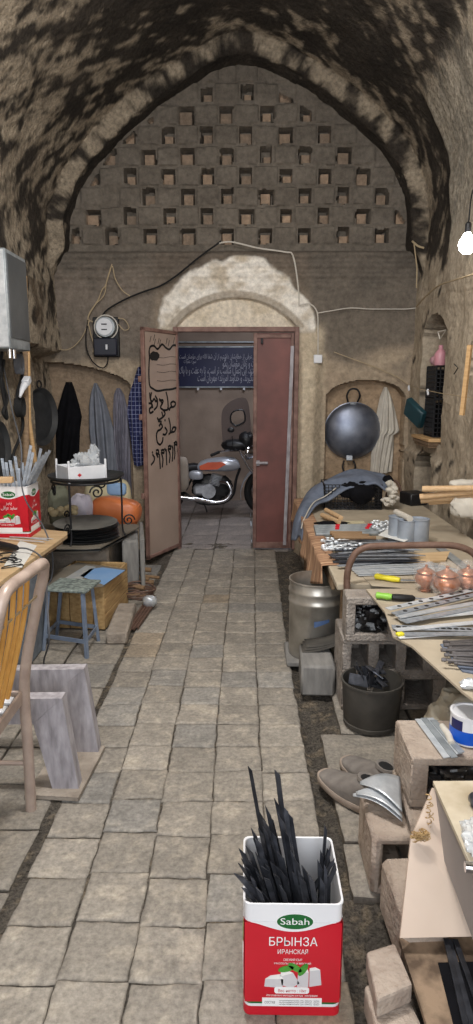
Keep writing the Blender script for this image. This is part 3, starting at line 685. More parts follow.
# things on the bench
b = MB(); p = [at(x, y, z=BZ) for x, y in ((4, 566), (22, 568), (37, 546), (20, 541))]
b.add([q+Vector((0, 0, .001)) for q in p]+[q+Vector((0, 0, .003)) for q in p], [[0, 1, 2, 3], [7, 6, 5, 4]]+[[i, i+4, (i+1) % 4+4, (i+1) % 4] for i in range(4)])
solo(b, 'paper_sheet', m_paper, 'white paper sheet lying on the left plywood workbench', 'paper', smooth=0)
for k, (a, c) in enumerate((((4, 536), (50, 541)), ((10, 538), (54, 540)), ((0, 540), (46, 544)))):
    b = MB(); bar(b, at(*a, z=BZ)+Vector((0, 0, .004+k*.004)), at(*c, z=BZ)+Vector((0, 0, .004+k*.004)), .014, .003, (0, 1, 0), .03)
    solo(b, 'steel_bar', m_brightsteel, 'bright steel bar lying in front of the red tin on the left bench', 'metal bar', 'bars lying on the left bench', smooth=0)
tool = thing('soldering_tool', at(8, 548, z=BZ), 'black handled electric tool lying on the left workbench edge', 'tool')
a = at(0, 545, z=BZ+.03); c = at(16, 548, z=BZ+.03); b = MB(); b.tube([a-Vector((.12, -.02, 0)), a, a.lerp(c, .6), c, c+(c-a).normalized()*.02], [.020, .024, .022, .017, .008], 14); b.build('handle', m_blackplastic, tool)
b = MB(); cb = [c, at(28, 549, z=BZ+.03), at(40, 556, z=BZ+.012), at(46, 570, y=3.38), at(47, 600, y=3.36), at(49, 640, y=3.3), at(44, 664, z=.012), at(60, 668, z=.012)]
b.tube(spline(cb, 8), .005, 7); b.build('power_cord', m_wiregrey, tool)
b = MB(); b.tube(spline([at(4, 368, x=-1.60), at(12, 410, x=-1.55), at(21, 446, y=3.9), at(21, 480, y=3.86), at(27, 503, y=3.86), at(43, 526, y=3.95), at(52, 552, y=3.95), at(52, 575, y=4.0), at(47, 592, y=3.95), at(44, 640, y=3.9)], 8), .0045, 7)
solo(b, 'cable', m_wiregrey, 'thin grey cable hanging down in front of the red bench tin', 'cable')
b = MB(); rr_ = random.Random(2)
for k in range(7):
    c0 = at(rr_.uniform(2, 14), rr_.uniform(556, 568), z=BZ); q = []
    for t in range(9): q.append(c0+Vector((.05*math.cos(t*.7+k), .04*math.sin(t*.9+k*2), .006+.008*(k % 3))))
    b.tube(spline(q, 3), .0028, 5)
solo(b, 'wire_scraps', m_iron, 'tangle of dark wire offcuts on the left plywood workbench', 'wire').__setitem__('kind', 'stuff')
b = MB(); q = at(4, 480, y=3.8); b.box(q+Vector((-.06, 0, 0)), (.22, .05, .035), .004, RZ(.1)); b.box(q+Vector((-.12, 0, -.10)), (.05, .05, .2), .004)
solo(b, 'wooden_block', m_woodx, 'brown wooden block standing left of the red bench tin', 'wood block')
# wooden handled brush block / support down to bench
# round pan stand with tray
SX, SY, SZ = -1.13, 4.62, .465
stand = thing('pan_stand', (SX, SY, SZ), 'black wrought iron stand with scroll legs holding a shallow round pan', 'stand')
b = MB(); R_ = .262
b.lathe([(.02, .895), (.16, .895), (R_-.02, .915), (R_, .932), (R_+.004, .932), (R_+.002, .920), (R_-.02, .902), (.16, .882), (.02, .880)], 40, (SX, SY, 0)); b.build('pan', m_pan, stand)
b = MB(); b.tube([(SX+(R_-.02)*math.cos(t*math.pi/18), SY+(R_-.02)*math.sin(t*math.pi/18), .888) for t in range(36)], .008, 7, closed=True); b.build('ring', m_iron, stand)
def scroll(p, ax, sgn=1, r0=.045):
    out = []
    for t in range(22):
        a = t*.48; r = r0*(1-t/25); out.append(Vector(p)+Vector(ax)*(r*math.cos(a)*sgn)+Vector((0, 0, r*math.sin(a))))
    return out
for ang in (-105, 15, 135):
    a = math.radians(ang); d_ = Vector((math.cos(a), math.sin(a), 0)); p0 = Vector((SX, SY, .885))+d_*(R_-.02); b = MB()
    b.tube(spline([p0, p0+Vector((0, 0, -.2)), p0+Vector((0, 0, -.36)), p0+d_*.02+Vector((0, 0, -.418))], 6), .007, 7); lg = b.build('leg', m_iron, stand)
    b = MB(); b.tube(scroll(p0+d_*.045+Vector((0, 0, -.30)), d_), .006, 6); b.build('scroll', m_iron, lg)
for ang in (-150, -60, 75):
    a = math.radians(ang); d_ = Vector((math.cos(a), math.sin(a), 0)); p0 = Vector((SX, SY, .832))+d_*(R_-.03); b = MB()
    b.tube(scroll(p0, d_.cross(Vector((0, 0, 1))), 1, .05), .006, 6); b.build('scroll', m_iron, stand)
# white tray box with clear plastic in the pan
bx_c = Vector((-1.15, 4.56, .898)); ra = math.radians(38)
boxw = thing('white_box', bx_c, 'white open box with red diamond marks resting in the pan stand', 'box')
b = MB(); Rz = RZ(ra)
for c_, d_ in (((0, 0, .006), (.27, .21, .008)), ((0, -.105, .055), (.27, .006, .105)), ((0, .105, .055), (.27, .006, .105)), ((-.135, 0, .055), (.006, .21, .105)), ((.135, 0, .055), (.006, .21, .105))):
    b.box(bx_c+Rz @ Vector(c_), d_, .002, Rz)
b.build('box_body', m_white, boxw)
for sx in (-1, 1):
    for sy in (-1, 1):
        b = MB(); b.box(bx_c+Rz @ Vector((sx*.135, sy*.105, .07)), (.014, .014, .16), .003, Rz); b.build('corner_post', m_white, boxw)
u = Rz @ Vector((1, 0, 0)); o = bx_c+Rz @ Vector((-.06, -.1085, .05))
decal(boxw, 'diamond_mark', [(-.016, 0), (0, -.013), (.016, 0), (0, .013)], o, u, (0, 0, 1), m_red, .001)
u2 = Rz @ Vector((0, 1, 0)); o = bx_c+Rz @ Vector((.1385, .0, .05)); decal(boxw, 'diamond_mark', [(-.016, 0), (0, -.013), (.016, 0), (0, .013)], o, u2, (0, 0, 1), m_red, .001)
def crumple(c, r, seed, n=26, m=18, amp=.35, fr=3.2, sq=.9):
    b = MB(); b.blob(c, r, n, m, amp, fr, seed, sq); return b
b = MB(); b.blob(bx_c+Vector((.02, .03, .10)), (.09, .075, .085), 30, 20, .55, 4.5, 3); b.blob(bx_c+Vector((.09, .02, .165)), (.04, .03, .075), 20, 14, .55, 4, 5)
solo(b, 'plastic_bag', m_plasticbag, 'crumpled clear plastic bag lying in the white box', 'plastic bag', smooth=25)
# stack of black pans under the stand
for k in range(10):
    b = MB(); r = .224-.006*(k % 3); z = .470+.0125*k; cx, cy = SX-.01+RND.uniform(-.012, .012), SY+RND.uniform(-.01, .01)
    b.lathe([(.0, z+.002), (r*.6, z+.004), (r*.93, z+.007), (r, z+.010), (r+.002, z+.009), (r*.94, z+.003), (r*.6, z), (0, z-.001)], 40, (cx, cy, 0), RX(.012*max(0, k-6)))
    solo(b, 'round_pan', m_greypan if k == 9 else m_pan, 'topmost black round pan of the stack under the scroll stand' if k == 9 else 'black round pan within the stack below the scroll stand', 'pan', None if k == 9 else 'pans stacked under the scroll stand')
# boards and blocks carrying them
for k, (pg, z, m_, lab, h) in enumerate((([(-1.6, 4.33), (-1.08, 4.33), (-.99, 4.36), (-.83, 5.02), (-.87, 5.12), (-1.6, 5.12)], .455, m_greycard, 'grey flat board under the stack of black pans', .010),
                                       ([(-1.6, 4.42), (-1.0, 4.40), (-.9, 4.75), (-.93, 5.1), (-1.6, 5.1)], .428, m_pan, 'dark sheet of the pile beneath the grey flat board', .008),
                                       ([(-1.6, 4.36), (-1.02, 4.43), (-.9, 4.85), (-.94, 5.1), (-1.6, 5.1)], .410, m_greycard, 'lowest grey board of the pile under the pans', .010))):
    b = MB(); b.prism(pg, (0, 0, z), (1, 0, 0), (0, 1, 0), (0, 0, h)); solo(b, 'flat_board', m_, lab, 'board', smooth=0)
b = MB(); b.box((-.905, 5.03, .21), (.12, .60, .42), .014, RZ(.17)); b.box((-.815, 5.02, .22), (.035, .62, .44), .008, RZ(.17))
solo(b, 'stone_slab', m_greystone, 'upright grey stone slabs beside the open door leaf', 'slab')
b = MB(); b.box((-1.29, 5.15, .2), (.58, 1.0, .40), .015); solo(b, 'cement_block', m_concrete, 'low cement plinth under the pile of flat boards', 'block')
# bags behind
b = MB(); b.blob((-1.065, 5.32, .53), (.205, .13, .115), 34, 20, .08, 2.5, 2, .62, rot=RY(.14)); b.box((-.88, 5.32, .575), (.02, .12, .02), .005)
solo(b, 'orange_bag', m_orange, 'plump orange plastic sack lying beside the door leaf', 'sack')
b = MB(); b.blob((-1.33, 5.22, .545), (.10, .10, .145), 26, 18, .22, 3, 4, .8); solo(b, 'lavender_bag', m_lav, 'pale lavender plastic bag left of the orange sack', 'bag')
b = MB(); b.blob((-1.50, 5.22, .58), (.085, .12, .18), 26, 18, .2, 2.5, 6, .8); solo(b, 'grey_sack', m_sack, 'green-grey cloth sack behind the black pans', 'sack')
pil = thing('cushion', (-1.19, 5.60, .40), 'cream cushion with a blue patch behind the orange sack', 'cushion')
b = MB(); b.blob((-1.19, 5.60, .585), (.20, .09, .185), 28, 18, .08, 2.5, 7, .6); b.build('cushion_body', m_cream, pil)
b = MB(); b.blob((-1.10, 5.535, .68), (.085, .035, .055), 18, 12, .05, 2, 3, .5); b.build('blue_patch', m_bluepatch, pil)
b = MB(); rr_ = random.Random(4)
for k in range(26): b.blob((-1.39+rr_.uniform(-.10, .09), 4.93+rr_.uniform(-.05, .05), .60+rr_.uniform(-.02, .03)), (.028, .024, .024), 8, 6, .2, 2, k % 7)
solo(b, 'straw_bunch', m_bone, 'cream knobbly bunch lying behind the black pans', 'bunch')['kind'] = 'stuff'
# wooden crate, blue board on it, small blue-grey stool
crate = thing('wooden_crate', (-1.09, 4.24, 0), 'pale plank crate standing behind the small steel stool', 'crate')
CM = Matrix.Translation((-.895, 3.985, 0)) @ Matrix.Rotation(-.10, 4, 'Z')      # near right corner
for k in range(5):
    b = MB(); b.M = CM; b.box((-.037-k*.0775, .009, .165), (.074, .018, .30), .003); b.build('plank', m_crate, crate)
for k in range(3):
    b = MB(); b.M = CM; b.box((-.009, .28, .064+k*.100), (.018, .52, .096), .003); b.build('side_board', m_crate, crate)
b = MB(); b.M = CM; b.box((-.195, .28, .018), (.36, .50, .018), .003); b.box((-.38, .28, .165), (.018, .52, .30), .003); b.box((-.195, .53, .165), (.36, .018, .30), .003); b.build('inner_boards', m_crate, crate)
pb = [at(x, y, z=.318) for x, y in ((42, 590), (103, 587), (126, 570), (78, 563.5), (58, 571))]
bb = thing('blue_board', (-1.05, 4.2, .318), 'blue and grey painted board lying on the wooden crate', 'board')
b = MB(); b.prism([(q.x, q.y) for q in pb], (0, 0, .318), (1, 0, 0), (0, 1, 0), (0, 0, .008)); b.build('board_sheet', m_greycard, bb)
pb = [at(x, y, z=.3262) for x, y in ((80, 576), (104, 585), (125, 570.5), (103, 567.5), (90, 569))]
b = MB(); b.prism([(q.x, q.y) for q in pb], (0, 0, .3262), (1, 0, 0), (0, 1, 0), (0, 0, .001)); b.build('blue_face', m_tealboard, bb)
pb = [at(x, y, z=.3262) for x, y in ((62, 580), (76, 584), (96, 567), (86, 565.5))]
b = MB(); b.prism([(q.x, q.y) for q in pb], (0, 0, .3262), (1, 0, 0), (0, 1, 0), (0, 0, .001)); b.build('faded_band', mat('faded_band', (168, 166, 158), (132, 140, 150), rough=.8, scale=9), bb)
st = thing('steel_stool', (-1.03, 3.74, 0), 'small blue-grey steel stool with square speckled seat', 'stool')
ft = [(-1.20, 3.68), (-.915, 3.57), (-.905, 3.83), (-1.19, 3.93)]; tp = [(-1.145, 3.66), (-.935, 3.62), (-.925, 3.80), (-1.12, 3.85)]
for (fx, fy), (ux, uy) in zip(ft, tp):
    b = MB(); b.tube([(fx, fy, 0), (ux, uy, .378)], .0135, 4); b.build('leg', m_bluepaint, st)
for k in range(4):
    t = .22; p = [Vector((ft[q][0]*(1-t)+tp[q][0]*t, ft[q][1]*(1-t)+tp[q][1]*t, .095)) for q in (k, (k+1) % 4)]
    b = MB(); bar(b, p[0], p[1], .024, .006, (0, 0, 1)); b.build('stretcher', m_bluepaint, st, smooth=0)
b = MB(); b.box((-1.022, 3.735, .386), (.262, .235, .016), .004, RZ(-.15)); b.build('seat', m_speckle, st)
# slab, angle irons, sticks and coiled cable beside the crate
b = MB(); b.box((-.80, 4.05, .04), (.13, .56, .08), .012, RZ(.06)); solo(b, 'stone_slab', m_concrete, 'rough long stone lying along the crate beside the path', 'stone')
for k in range(4):
    x = -.735+k*.022; b = MB(); bar(b, (x-.03, 3.92+.03*k, .022), (x+.02, 4.52, .03), .018, .004, (1, 0, .4)); bar(b, (x-.021, 3.92+.03*k, .020), (x+.029, 4.52, .028), .016, .004, (0, 0, 1))
    solo(b, 'angle_iron', m_rusttube, 'rusty angle iron lying beside the paved path', 'metal bar', 'angle irons beside the path', smooth=0)
rr_ = random.Random(8)
for k in range(6):
    y = 4.62+k*.10; z = .03+.025*(k % 3)
    b = MB(); b.tube(spline([(-1.0, y-.05, z), (-.88, y+rr_.uniform(-.04, .04), z+.02), (-.70+rr_.uniform(-.06, .04), y+rr_.uniform(-.05, .08), z+.01)], 5), [.013+.006*(k % 2)]*11, 7)
    solo(b, 'branch', m_stick, 'bare branch of the low firewood pile behind the crate', 'branch', 'branches behind the crate')
b = MB()
for k in range(5):
    b.tube([(-.78+(.10+.006*k)*math.cos(t*.35), 4.60+(.11+.007*k)*math.sin(t*.35), .05+.012*k+.012*math.sin(t*.7+k)) for t in range(18)], .006, 6, closed=True)
solo(b, 'cable_coil', m_rusttube, 'brown coil of cable on the firewood beside the path', 'cable')
b = MB(); b.blob((-.675, 4.42, .06), (.05, .04, .04), 16, 10, .3, 3, 2, .7); solo(b, 'foil_lump', m_brightsteel, 'silvery crumpled lump beside the angle irons', 'scrap')

# chair: tubular frame with slatted back, seen from behind at the left edge
ch = thing('tubular_chair', (-1.0, 2.02, 0), 'worn tubular metal chair with orange slats in its back', 'chair')
far = spline([(-.795, 2.19, .0), (-.792, 2.19, .25), (-.792, 2.19, .46), (-.775, 2.19, .60), (-.722, 2.19, .82), (-.70, 2.19, .90)], 5)
near = [Vector((p.x-.010, 1.80, p.z)) for p in far]
topc = spline([far[-1], (-.690, 2.17, .945), (-.686, 2.12, .962), (-.692, 2.0, .962), (-.698, 1.87, .962), (-.702, 1.82, .945), near[-1]], 5)
b = MB(); b.tube(far+topc[1:-1]+near[::-1], .0195, 12); b.build('back_frame', m_chairtube, ch)
for k in range(4):
    y = 2.08-k*.065; p = spline([(-.715, y, .955), (-.735, y, .80), (-.785, y, .60), (-.812, y, .50)], 6)
    b = MB(); b.tube(p, .0085, 8); b.build('slat', m_slat, ch)
b = MB(); bar(b, (-.72, 2.19, .835), (-.73, 1.80, .835), .007, .004, (0, 0, 1)); b.build('tie_wire', m_wirebeige, ch, smooth=0)
for y in (2.19, 1.80):
    b = MB(); b.box((-1.02, y-.008, .455), (.45, .012, .045), .003); b.build('seat_rail', m_chairtube, ch)
for x in (-.80, -1.23): b = MB(); b.box((x, 2.0, .455), (.012, .38, .045), .003); b.build('seat_rail', m_chairtube, ch)
for k in range(5):
    b = MB(); b.box((-1.02, 2.12-k*.065, .470), (.42, .045, .012), .003); b.build('seat_slat', m_white, ch)
for y in (2.19, 1.80):
    b = MB(); b.tube([(-1.225, y, .0), (-1.215, y, .44)], .0165, 10); b.build('leg', m_chairtube, ch)
    b = MB(); b.tube([(-.80, y, .19), (-1.22, y, .19)], .0095, 8); b.build('stretcher', m_chairtube, ch)
# low grey bench made of thick mitred planks
lb = thing('low_bench', (-.95, 2.42, 0), 'low grey painted bench with broad slanting legs behind the chair', 'bench')
for k, (y, xt, xb, zt) in enumerate(((2.29, -.688, -.645, .395), (2.55, -.668, -.625, .395))):
    b = MB(); th = .055
    b.prism([(xt-.115, zt-.105), (xt, zt), (xb+.005, 0), (xb-.095, 0)], (0, y, 0), (1, 0, 0), (0, 0, 1), (0, th, 0)); b.build('leg', m_greypaint, lb, smooth=20)
    b = MB(); b.prism([(-1.30, zt-.015), (xt-.001, zt), (xt-.116, zt-.105), (-1.30, zt-.12)], (0, y, 0), (1, 0, 0), (0, 0, 1), (0, th, 0)); b.build('rail', m_greypaint, lb, smooth=20)
    b = MB(); b.prism([(-1.30, zt-.12), (-1.19, zt-.11), (-1.25, 0), (-1.35, 0)], (0, y+.002, 0), (1, 0, 0), (0, 0, 1), (0, th-.004, 0)); b.build('leg', m_greypaint, lb, smooth=20)
b = MB(); b.box((-1.06, 2.445, .30), (.10, .28, .05), .004); b.box((-1.22, 2.445, .30), (.06, .24, .05), .004); b.build('cross_rail', m_greypaint, lb)
b = MB(); b.prism([(-.84, 2.25), (-.63, 2.235), (-.605, 2.60), (-.80, 2.64)], (0, 0, .004), (1, 0, 0), (0, 1, 0), (0, 0, .016)); solo(b, 'stone_flag', m_concrete, 'thin loose flagstone under the legs of the low grey bench', 'stone', smooth=20).location.z = .004
b = MB(); b.box((-1.15, 3.0, .05), (.5, .16, .10), .01, RZ(.1)); solo(b, 'stone_slab', m_concrete, 'grey slab on the floor between the low bench and the steel stool', 'stone')
b = MB(); b.tube(spline([(-1.35, 3.3, .02), (-1.15, 3.15, .012), (-.98, 3.22, .012), (-.95, 3.3, .014), (-1.1, 3.38, .012), (-1.3, 3.45, .012)], 8), .009, 7); solo(b, 'hose', m_rubber, 'black hose lying on the floor below the steel stool', 'hose')

# ------------------------------------------------------------------ right side
TZ = .60
m_stripe = mat('brown_striped_cloth', (196, 160, 128), (138, 102, 78), rough=.95, scale=30, bump=.2, stretch=(.02, 1.5, .02), contrast=.2, detail=2)
m_iron2 = mat('dull_iron', (112, 108, 108), (70, 66, 66), rough=.5, metal=.3, scale=30, bump=.1, rnd=.2)
m_can = mat('frosted_can', (168, 176, 186), (134, 142, 154), rough=.5, metal=.2, scale=14, bump=.1)
m_copper = mat('copper', (196, 138, 108), (156, 98, 72), rough=.35, metal=.6, scale=30, bump=.3, bscale=60)
m_yellow = mat('yellow_handle', (232, 220, 60), (210, 196, 44), rough=.45, scale=10, bump=.05)
m_lime = mat('lime_handle', (140, 196, 76), (120, 176, 60), rough=.45, scale=10, bump=.05)
m_bucket = mat('dusty_black_bucket', (84, 80, 74), (52, 50, 47), rough=.85, scale=8, bump=.15)
m_shoe = mat('shoe_grey', (134, 128, 122), (104, 98, 94), rough=.9, scale=20, bump=.25)
m_sole = mat('shoe_sole', (170, 156, 144), (140, 126, 114), rough=.9, scale=20, bump=.2)
m_papbag = mat('crumpled_paper_sack', (206, 200, 184), (176, 168, 152), rough=.9, scale=7, bump=.4, bscale=14)
m_blue = mat('blue_tin_print', (28, 96, 206), (20, 76, 180), rough=.35, scale=5, bump=.02)
m_navy = mat('navy_print', (34, 38, 92), (26, 28, 74), rough=.4, scale=5, bump=.02)
m_bagblack = mat('black_bag_plastic', (26, 25, 27), (14, 14, 15), rough=.3, scale=12, bump=.5, spec=.6)
m_drum = mat('drum_tinplate', (206, 202, 194), (146, 140, 130), rough=.34, metal=.65, scale=7, bump=.1, contrast=.4)

# far work table with striped cloth over its end
tb = thing('work_table', (.94, 4.4, 0), 'long wooden work table along the right wall, covered with metal parts', 'table')
b = MB(); b.box((.935, 4.30, TZ-.018), (.98, 2.40, .036), .006); b.build('tabletop', m_card, tb)
for x in (.52, 1.36):
    for y in (3.30, 5.42):
        b = MB(); b.box((x, y, .28), (.05, .05, .565), .005); b.build('leg', m_oldwood, tb)
b = MB(); b.box((.46, 4.38, TZ-.07), (.02, 2.1, .07), .003); b.build('apron', m_oldwood, tb)
clo = MB(); rg = random.Random(3)
def cl(u_, v_):
    y = 3.42+2.1*u_; y2 = y
    drop = .27*(.75+.25*math.sin(5*u_+1))*(.35+.65*min(1, u_*3.5))
    if v_ < .3: return Vector((.50-.07*v_/.3, y, TZ+.003))
    t = (v_-.3)/.7; f = .016*math.sin(38*u_)+.012*math.sin(61*u_+1)
    return Vector((.425-.016-t*.012+f*t, y2-.03*t, TZ-drop*t))
clo.grid(cl, 90, 14); o = solo(clo, 'striped_cloth', m_stripe, 'brown striped cloth hanging over the long edge of the right work table', 'cloth', smooth=80)
md = o.modifiers.new('thick', 'SOLIDIFY'); md.thickness = .004; md.offset = 1

# plastic crate with jacket and black bag at the far end
def lattice(b, c, d, n, t=.006, axis='y'):
    """open grid wall: c centre, d (width, height), bars n"""
    for k in range(n[0]+1):
        q = -d[0]/2+d[0]*k/n[0]
        b.box((c[0]+(q if axis == 'y' else 0), c[1]+(0 if axis == 'y' else q), c[2]), (t, t, d[1]), .001)
    for k in range(n[1]+1):
        q = -d[1]/2+d[1]*k/n[1]
        b.box((c[0], c[1], c[2]+q), ((d[0] if axis == 'y' else t), (t if axis == 'y' else d[0]), t), .001)
cc = (.83, 5.18)
pc = thing('plastic_crate', (cc[0], cc[1], TZ), 'black plastic lattice crate on the far end of the work table', 'crate')
for nm, (ox, oy), wd, ax in (('lattice_side', (0, -.14), .44, 'y'), ('lattice_side', (0, .14), .44, 'y'), ('lattice_end', (-.22, 0), .28, 'x'), ('lattice_end', (.22, 0), .28, 'x')):
    b = MB(); lattice(b, (cc[0]+ox, cc[1]+oy, TZ+.10), (wd, .19), (16 if ax == 'y' else 10, 8), .006, ax); b.build(nm, m_blackplastic, pc)
b = MB(); b.box((cc[0], cc[1], TZ+.006), (.45, .29, .01), .002); b.build('crate_floor', m_blackplastic, pc)
b = MB(); b.blob((.86, 5.10, TZ+.15), (.15, .12, .07), 30, 18, .2, 3.2, 4, .85)
b.blob((.88, 5.0, TZ+.13), (.10, .05, .075), 18, 12, .25, 3, 2)
solo(b, 'black_bag', m_blackcloth, 'black cloth bundle bulging out of the lattice crate', 'bundle')
b = MB()
for k in range(18): b.blob((1.10+rg.uniform(-.03, .05), 5.02+rg.uniform(-.03, .03), TZ+.05+.17*k/18), (.03, .025, .022), 8, 6, .4, 3, k % 7)
solo(b, 'rag_tuft', m_offwhite, 'beige frayed tuft hanging at the right end of the crate', 'rag')['kind'] = 'stuff'
jk = MB()
# jacket: sheet draped from the floor side over the crate top
path_l = [at(302, 542, y=4.55), at(305, 524, y=4.6), at(314, 508, y=4.86), at(326, 499, y=5.0), at(342, 490, y=5.0), at(358, 486, y=5.0), at(374, 485, y=5.0), at(387, 490, y=5.0)]
path_u = [at(291, 540, y=4.72), at(294, 522, y=4.85), at(301, 502, y=5.1), at(313, 486, y=5.3), at(335, 474, y=5.34), at(358, 470, y=5.36), at(378, 473, y=5.34), at(391, 480, y=5.28)]
pl = spline(path_l, 6); pu = spline(path_u, 6)
def jf(u_, v_):
    q = u_*(len(pl)-1); i_ = min(int(q), len(pl)-2); t = q-i_
    a = pl[i_].lerp(pl[i_+1], t); c = pu[i_].lerp(pu[i_+1], t); p = a.lerp(c, v_)
    p.z += .028*math.sin(math.pi*v_)+.010*math.sin(7*v_+9*u_)+.008*math.sin(23*u_+5*v_); p.y -= .012*math.sin(11*v_+4*u_); return p
jk.grid(jf, 60, 22); o = solo(jk, 'jacket', m_denim, 'blue-grey jacket draped over the plastic crate and down its side', 'jacket', smooth=80)
md = o.modifiers.new('thick', 'SOLIDIFY'); md.thickness = .014; md.offset = -1
b = MB(); pz = [jf(u_, .12)+Vector((-.004, -.008, .012)) for u_ in [k/30 for k in range(2, 17)]]; b.tube(pz, .0045, 5); pp = b.build('piping', m_offwhite, o)
pp.location = Vector((0, 0, 0))
for k, v_ in enumerate(pp.data.vertices): pass
b = MB(); b.blob((1.115, 5.16, TZ+.20), (.045, .06, .055), 18, 12, .2, 3, 5); solo(b, 'black_cloth', m_blackcloth, 'small black cloth end poking out right of the jacket', 'cloth')
b = MB(); b.tube(spline([(1.16, 5.42, TZ), (1.20, 5.45, TZ+.16), (1.27, 5.45, TZ+.14), (1.30, 5.42, TZ)], 6), .011, 8); solo(b, 'bent_pipe', m_rusttube, 'short bent pipe standing on the table behind the rag tuft', 'pipe')
# rolled handles, rolls of sheet, parts
for k, (a, c) in enumerate((((322, 515), (339, 522)), ((326, 510), (341, 518)))):
    b = MB(); b.tube([at(*a, z=TZ+.03+.02*k), at(*c, z=TZ+.03+.02*k)], .017, 10); solo(b, 'turned_dowel', m_woodx, 'short pale turned dowel lying in front of the lattice crate', 'dowel', 'turned dowels before the crate')
b = MB(); b.blob(at(332, 523.5, z=TZ+.01), (.13, .03, .018), 20, 8, .3, 4, 3); solo(b, 'black_rag', m_blackcloth, 'flat black rag under the short pale handles', 'rag')
for k, (x0, x1, y, m_) in enumerate(((345, 364, 522, m_cream), (348, 366, 524.5, m_cream))):
    b = MB(); bar(b, at(x0, y, z=TZ+.008+.012*k), at(x1, y, z=TZ+.008+.012*k), .04, .008, (0, 1, 0)); solo(b, 'wooden_strip', m_, 'cream wooden strip lying on the table before the jacket', 'strip', 'cream strips before the crate', smooth=0)
for k in range(5):
    y = 527+1.8*k; a = at(314+k*.4, y, z=TZ+.016); c = at(392-2*k, y-1.5, z=TZ+.016)
    sr = thing('steel_tube', a.lerp(c, .5), 'long galvanised tube with red marks laid across the far table', 'tube', 'galvanised tubes across the far table')
    b = MB(); b.tube([a, c], .016, 8); b.build('tube_body', m_galv, sr)
    if k < 3:
        for q in (.27, .68):
            b = MB(); b.tube([a.lerp(c, q), a.lerp(c, q+.055)], .0166, 8); b.build('red_mark', m_red, sr)
for k in range(3):
    a = at(330+2*k, 533+2.2*k, z=TZ+.036); c = at(362+7*k, 533.5+2.4*k, z=TZ+.036); b = MB(); b.tube([a, c], .014, 8)
    solo(b, 'wooden_rod', m_stick, 'brown wooden rod lying over the galvanised tubes', 'rod', 'brown rods over the tubes')
b = MB(); rg = random.Random(12)
for k in range(90): b.blob(at(rg.uniform(322, 362), rg.uniform(538, 550), z=TZ+rg.uniform(.008, .03)), (.014, .010, .009), 7, 5, .3, 3, k % 7)
solo(b, 'metal_scraps', m_brightsteel, 'heap of small shiny metal bits on the left of the table', 'scraps')['kind'] = 'stuff'
b = MB()
for k in range(45): b.blob(at(rg.uniform(372, 396), rg.uniform(520, 531), z=TZ+rg.uniform(.03, .05)), (.014, .010, .009), 7, 5, .3, 3, k % 7)
solo(b, 'metal_scraps', m_brightsteel, 'shiny metal bits beside the grey cans on the table', 'scraps')['kind'] = 'stuff'
b = MB(); p = [at(x, y, z=TZ+.002) for x, y in ((378, 541), (404, 548), (420, 540), (390, 533))]; b.prism([(q.x, q.y) for q in p], (0, 0, TZ+.038), (1, 0, 0), (0, 1, 0), (0, 0, .003)); solo(b, 'paper_sheet', m_paper, 'white paper sheet on the table in front of the grey cans', 'paper', smooth=0)
# heap of dark and bright blades in front of the cans
for k in range(44):
    y = 541+24*(k/44)+rg.uniform(-1, 1); x0 = rg.uniform(326, 348)+(y-548)*.3; x1 = x0+rg.uniform(48, 84); z = TZ+.006+.006*(k % 5)
    if x1 > 425: x1 = 425
    b = MB(); bar(b, at(x0, y+rg.uniform(-3, 3), z=z), at(x1, y+rg.uniform(-4, 4), z=z), rg.uniform(.02, .035), .003, (0, 1, 0), rg.uniform(.02, .08))
    dk = k % 3 != 0
    solo(b, 'knife_blank', m_blacksteel if dk else m_steel, 'dark knife blank in the heap behind the bent rail' if dk else 'bright knife blank in the heap behind the bent rail', 'knife blank', 'dark knife blanks behind the rail' if dk else 'bright knife blanks behind the rail', smooth=0)
for k in range(7):
    y = 563.5+1.7*k; b = MB(); bar(b, at(346+k*2, y+1.5, z=TZ+.008+.003*(k % 3)), at(432+6*k, y-2, z=TZ+.008+.003*(k % 3)), .024, .003, (0, 1, 0), .03)
    solo(b, 'steel_bar', m_brightsteel, 'long bright steel bar under the bent rail on the right table', 'metal bar', 'bright bars beneath the bent rail', smooth=0)
b = MB(); p = [at(x, y, z=TZ) for x, y in ((395, 557), (450, 553), (446, 562), (402, 566))]; b.prism([(q.x, q.y) for q in p], (0, 0, TZ+.002), (1, 0, 0), (0, 1, 0), (0, 0, .010)); solo(b, 'flat_board', m_ply, 'pale board lying on the table right of the knife blanks', 'board', smooth=0)
# grey cans
for k, (px, py, r, h) in enumerate(((400, 543, .060, .155), (408.5, 546, .056, .15), (420, 546, .066, .155))):
    p = at(px, py, z=TZ+.002); p.y += r
    cn = thing('metal_can', p, ('rearmost grey metal can on the right table', 'middle grey metal can on the right table', 'widest grey metal can on the right table, rightmost of three')[k], 'can')
    b = MB(); b.lathe([(r-.002, 0), (r, .004), (r, h-.004), (r+.003, h-.004), (r+.003, h), (r-.003, h), (r-.003, h-.03)], 28, p); b.build('can_body', m_can, cn)
    b = MB(); b.lathe([(0, h-.012), (r-.003, h-.012), (r-.003, h-.009), (0, h-.009)], 28, p); b.build('lid', m_can, cn)
b = MB(); b.tube([at(396, 512, z=TZ+.165), at(410, 519, z=TZ+.165)], .02, 10); solo(b, 'cardboard_tube', m_offwhite, 'whitish tube lying on top of the grey cans', 'tube')
b = MB(); b.box((1.36, 5.30, TZ+.05), (.16, .18, .10), .01, RZ(.3)); solo(b, 'dark_box', m_blackplastic, 'dark low box in the corner behind the grey cans', 'box')
b = MB(); bar(b, at(440, 548, z=TZ+.008), at(474, 574, z=TZ+.008), .05, .006, (1, 0, 0)); solo(b, 'steel_bar', m_galv, 'flat grey bar lying along the right edge of the table', 'metal bar', smooth=0)

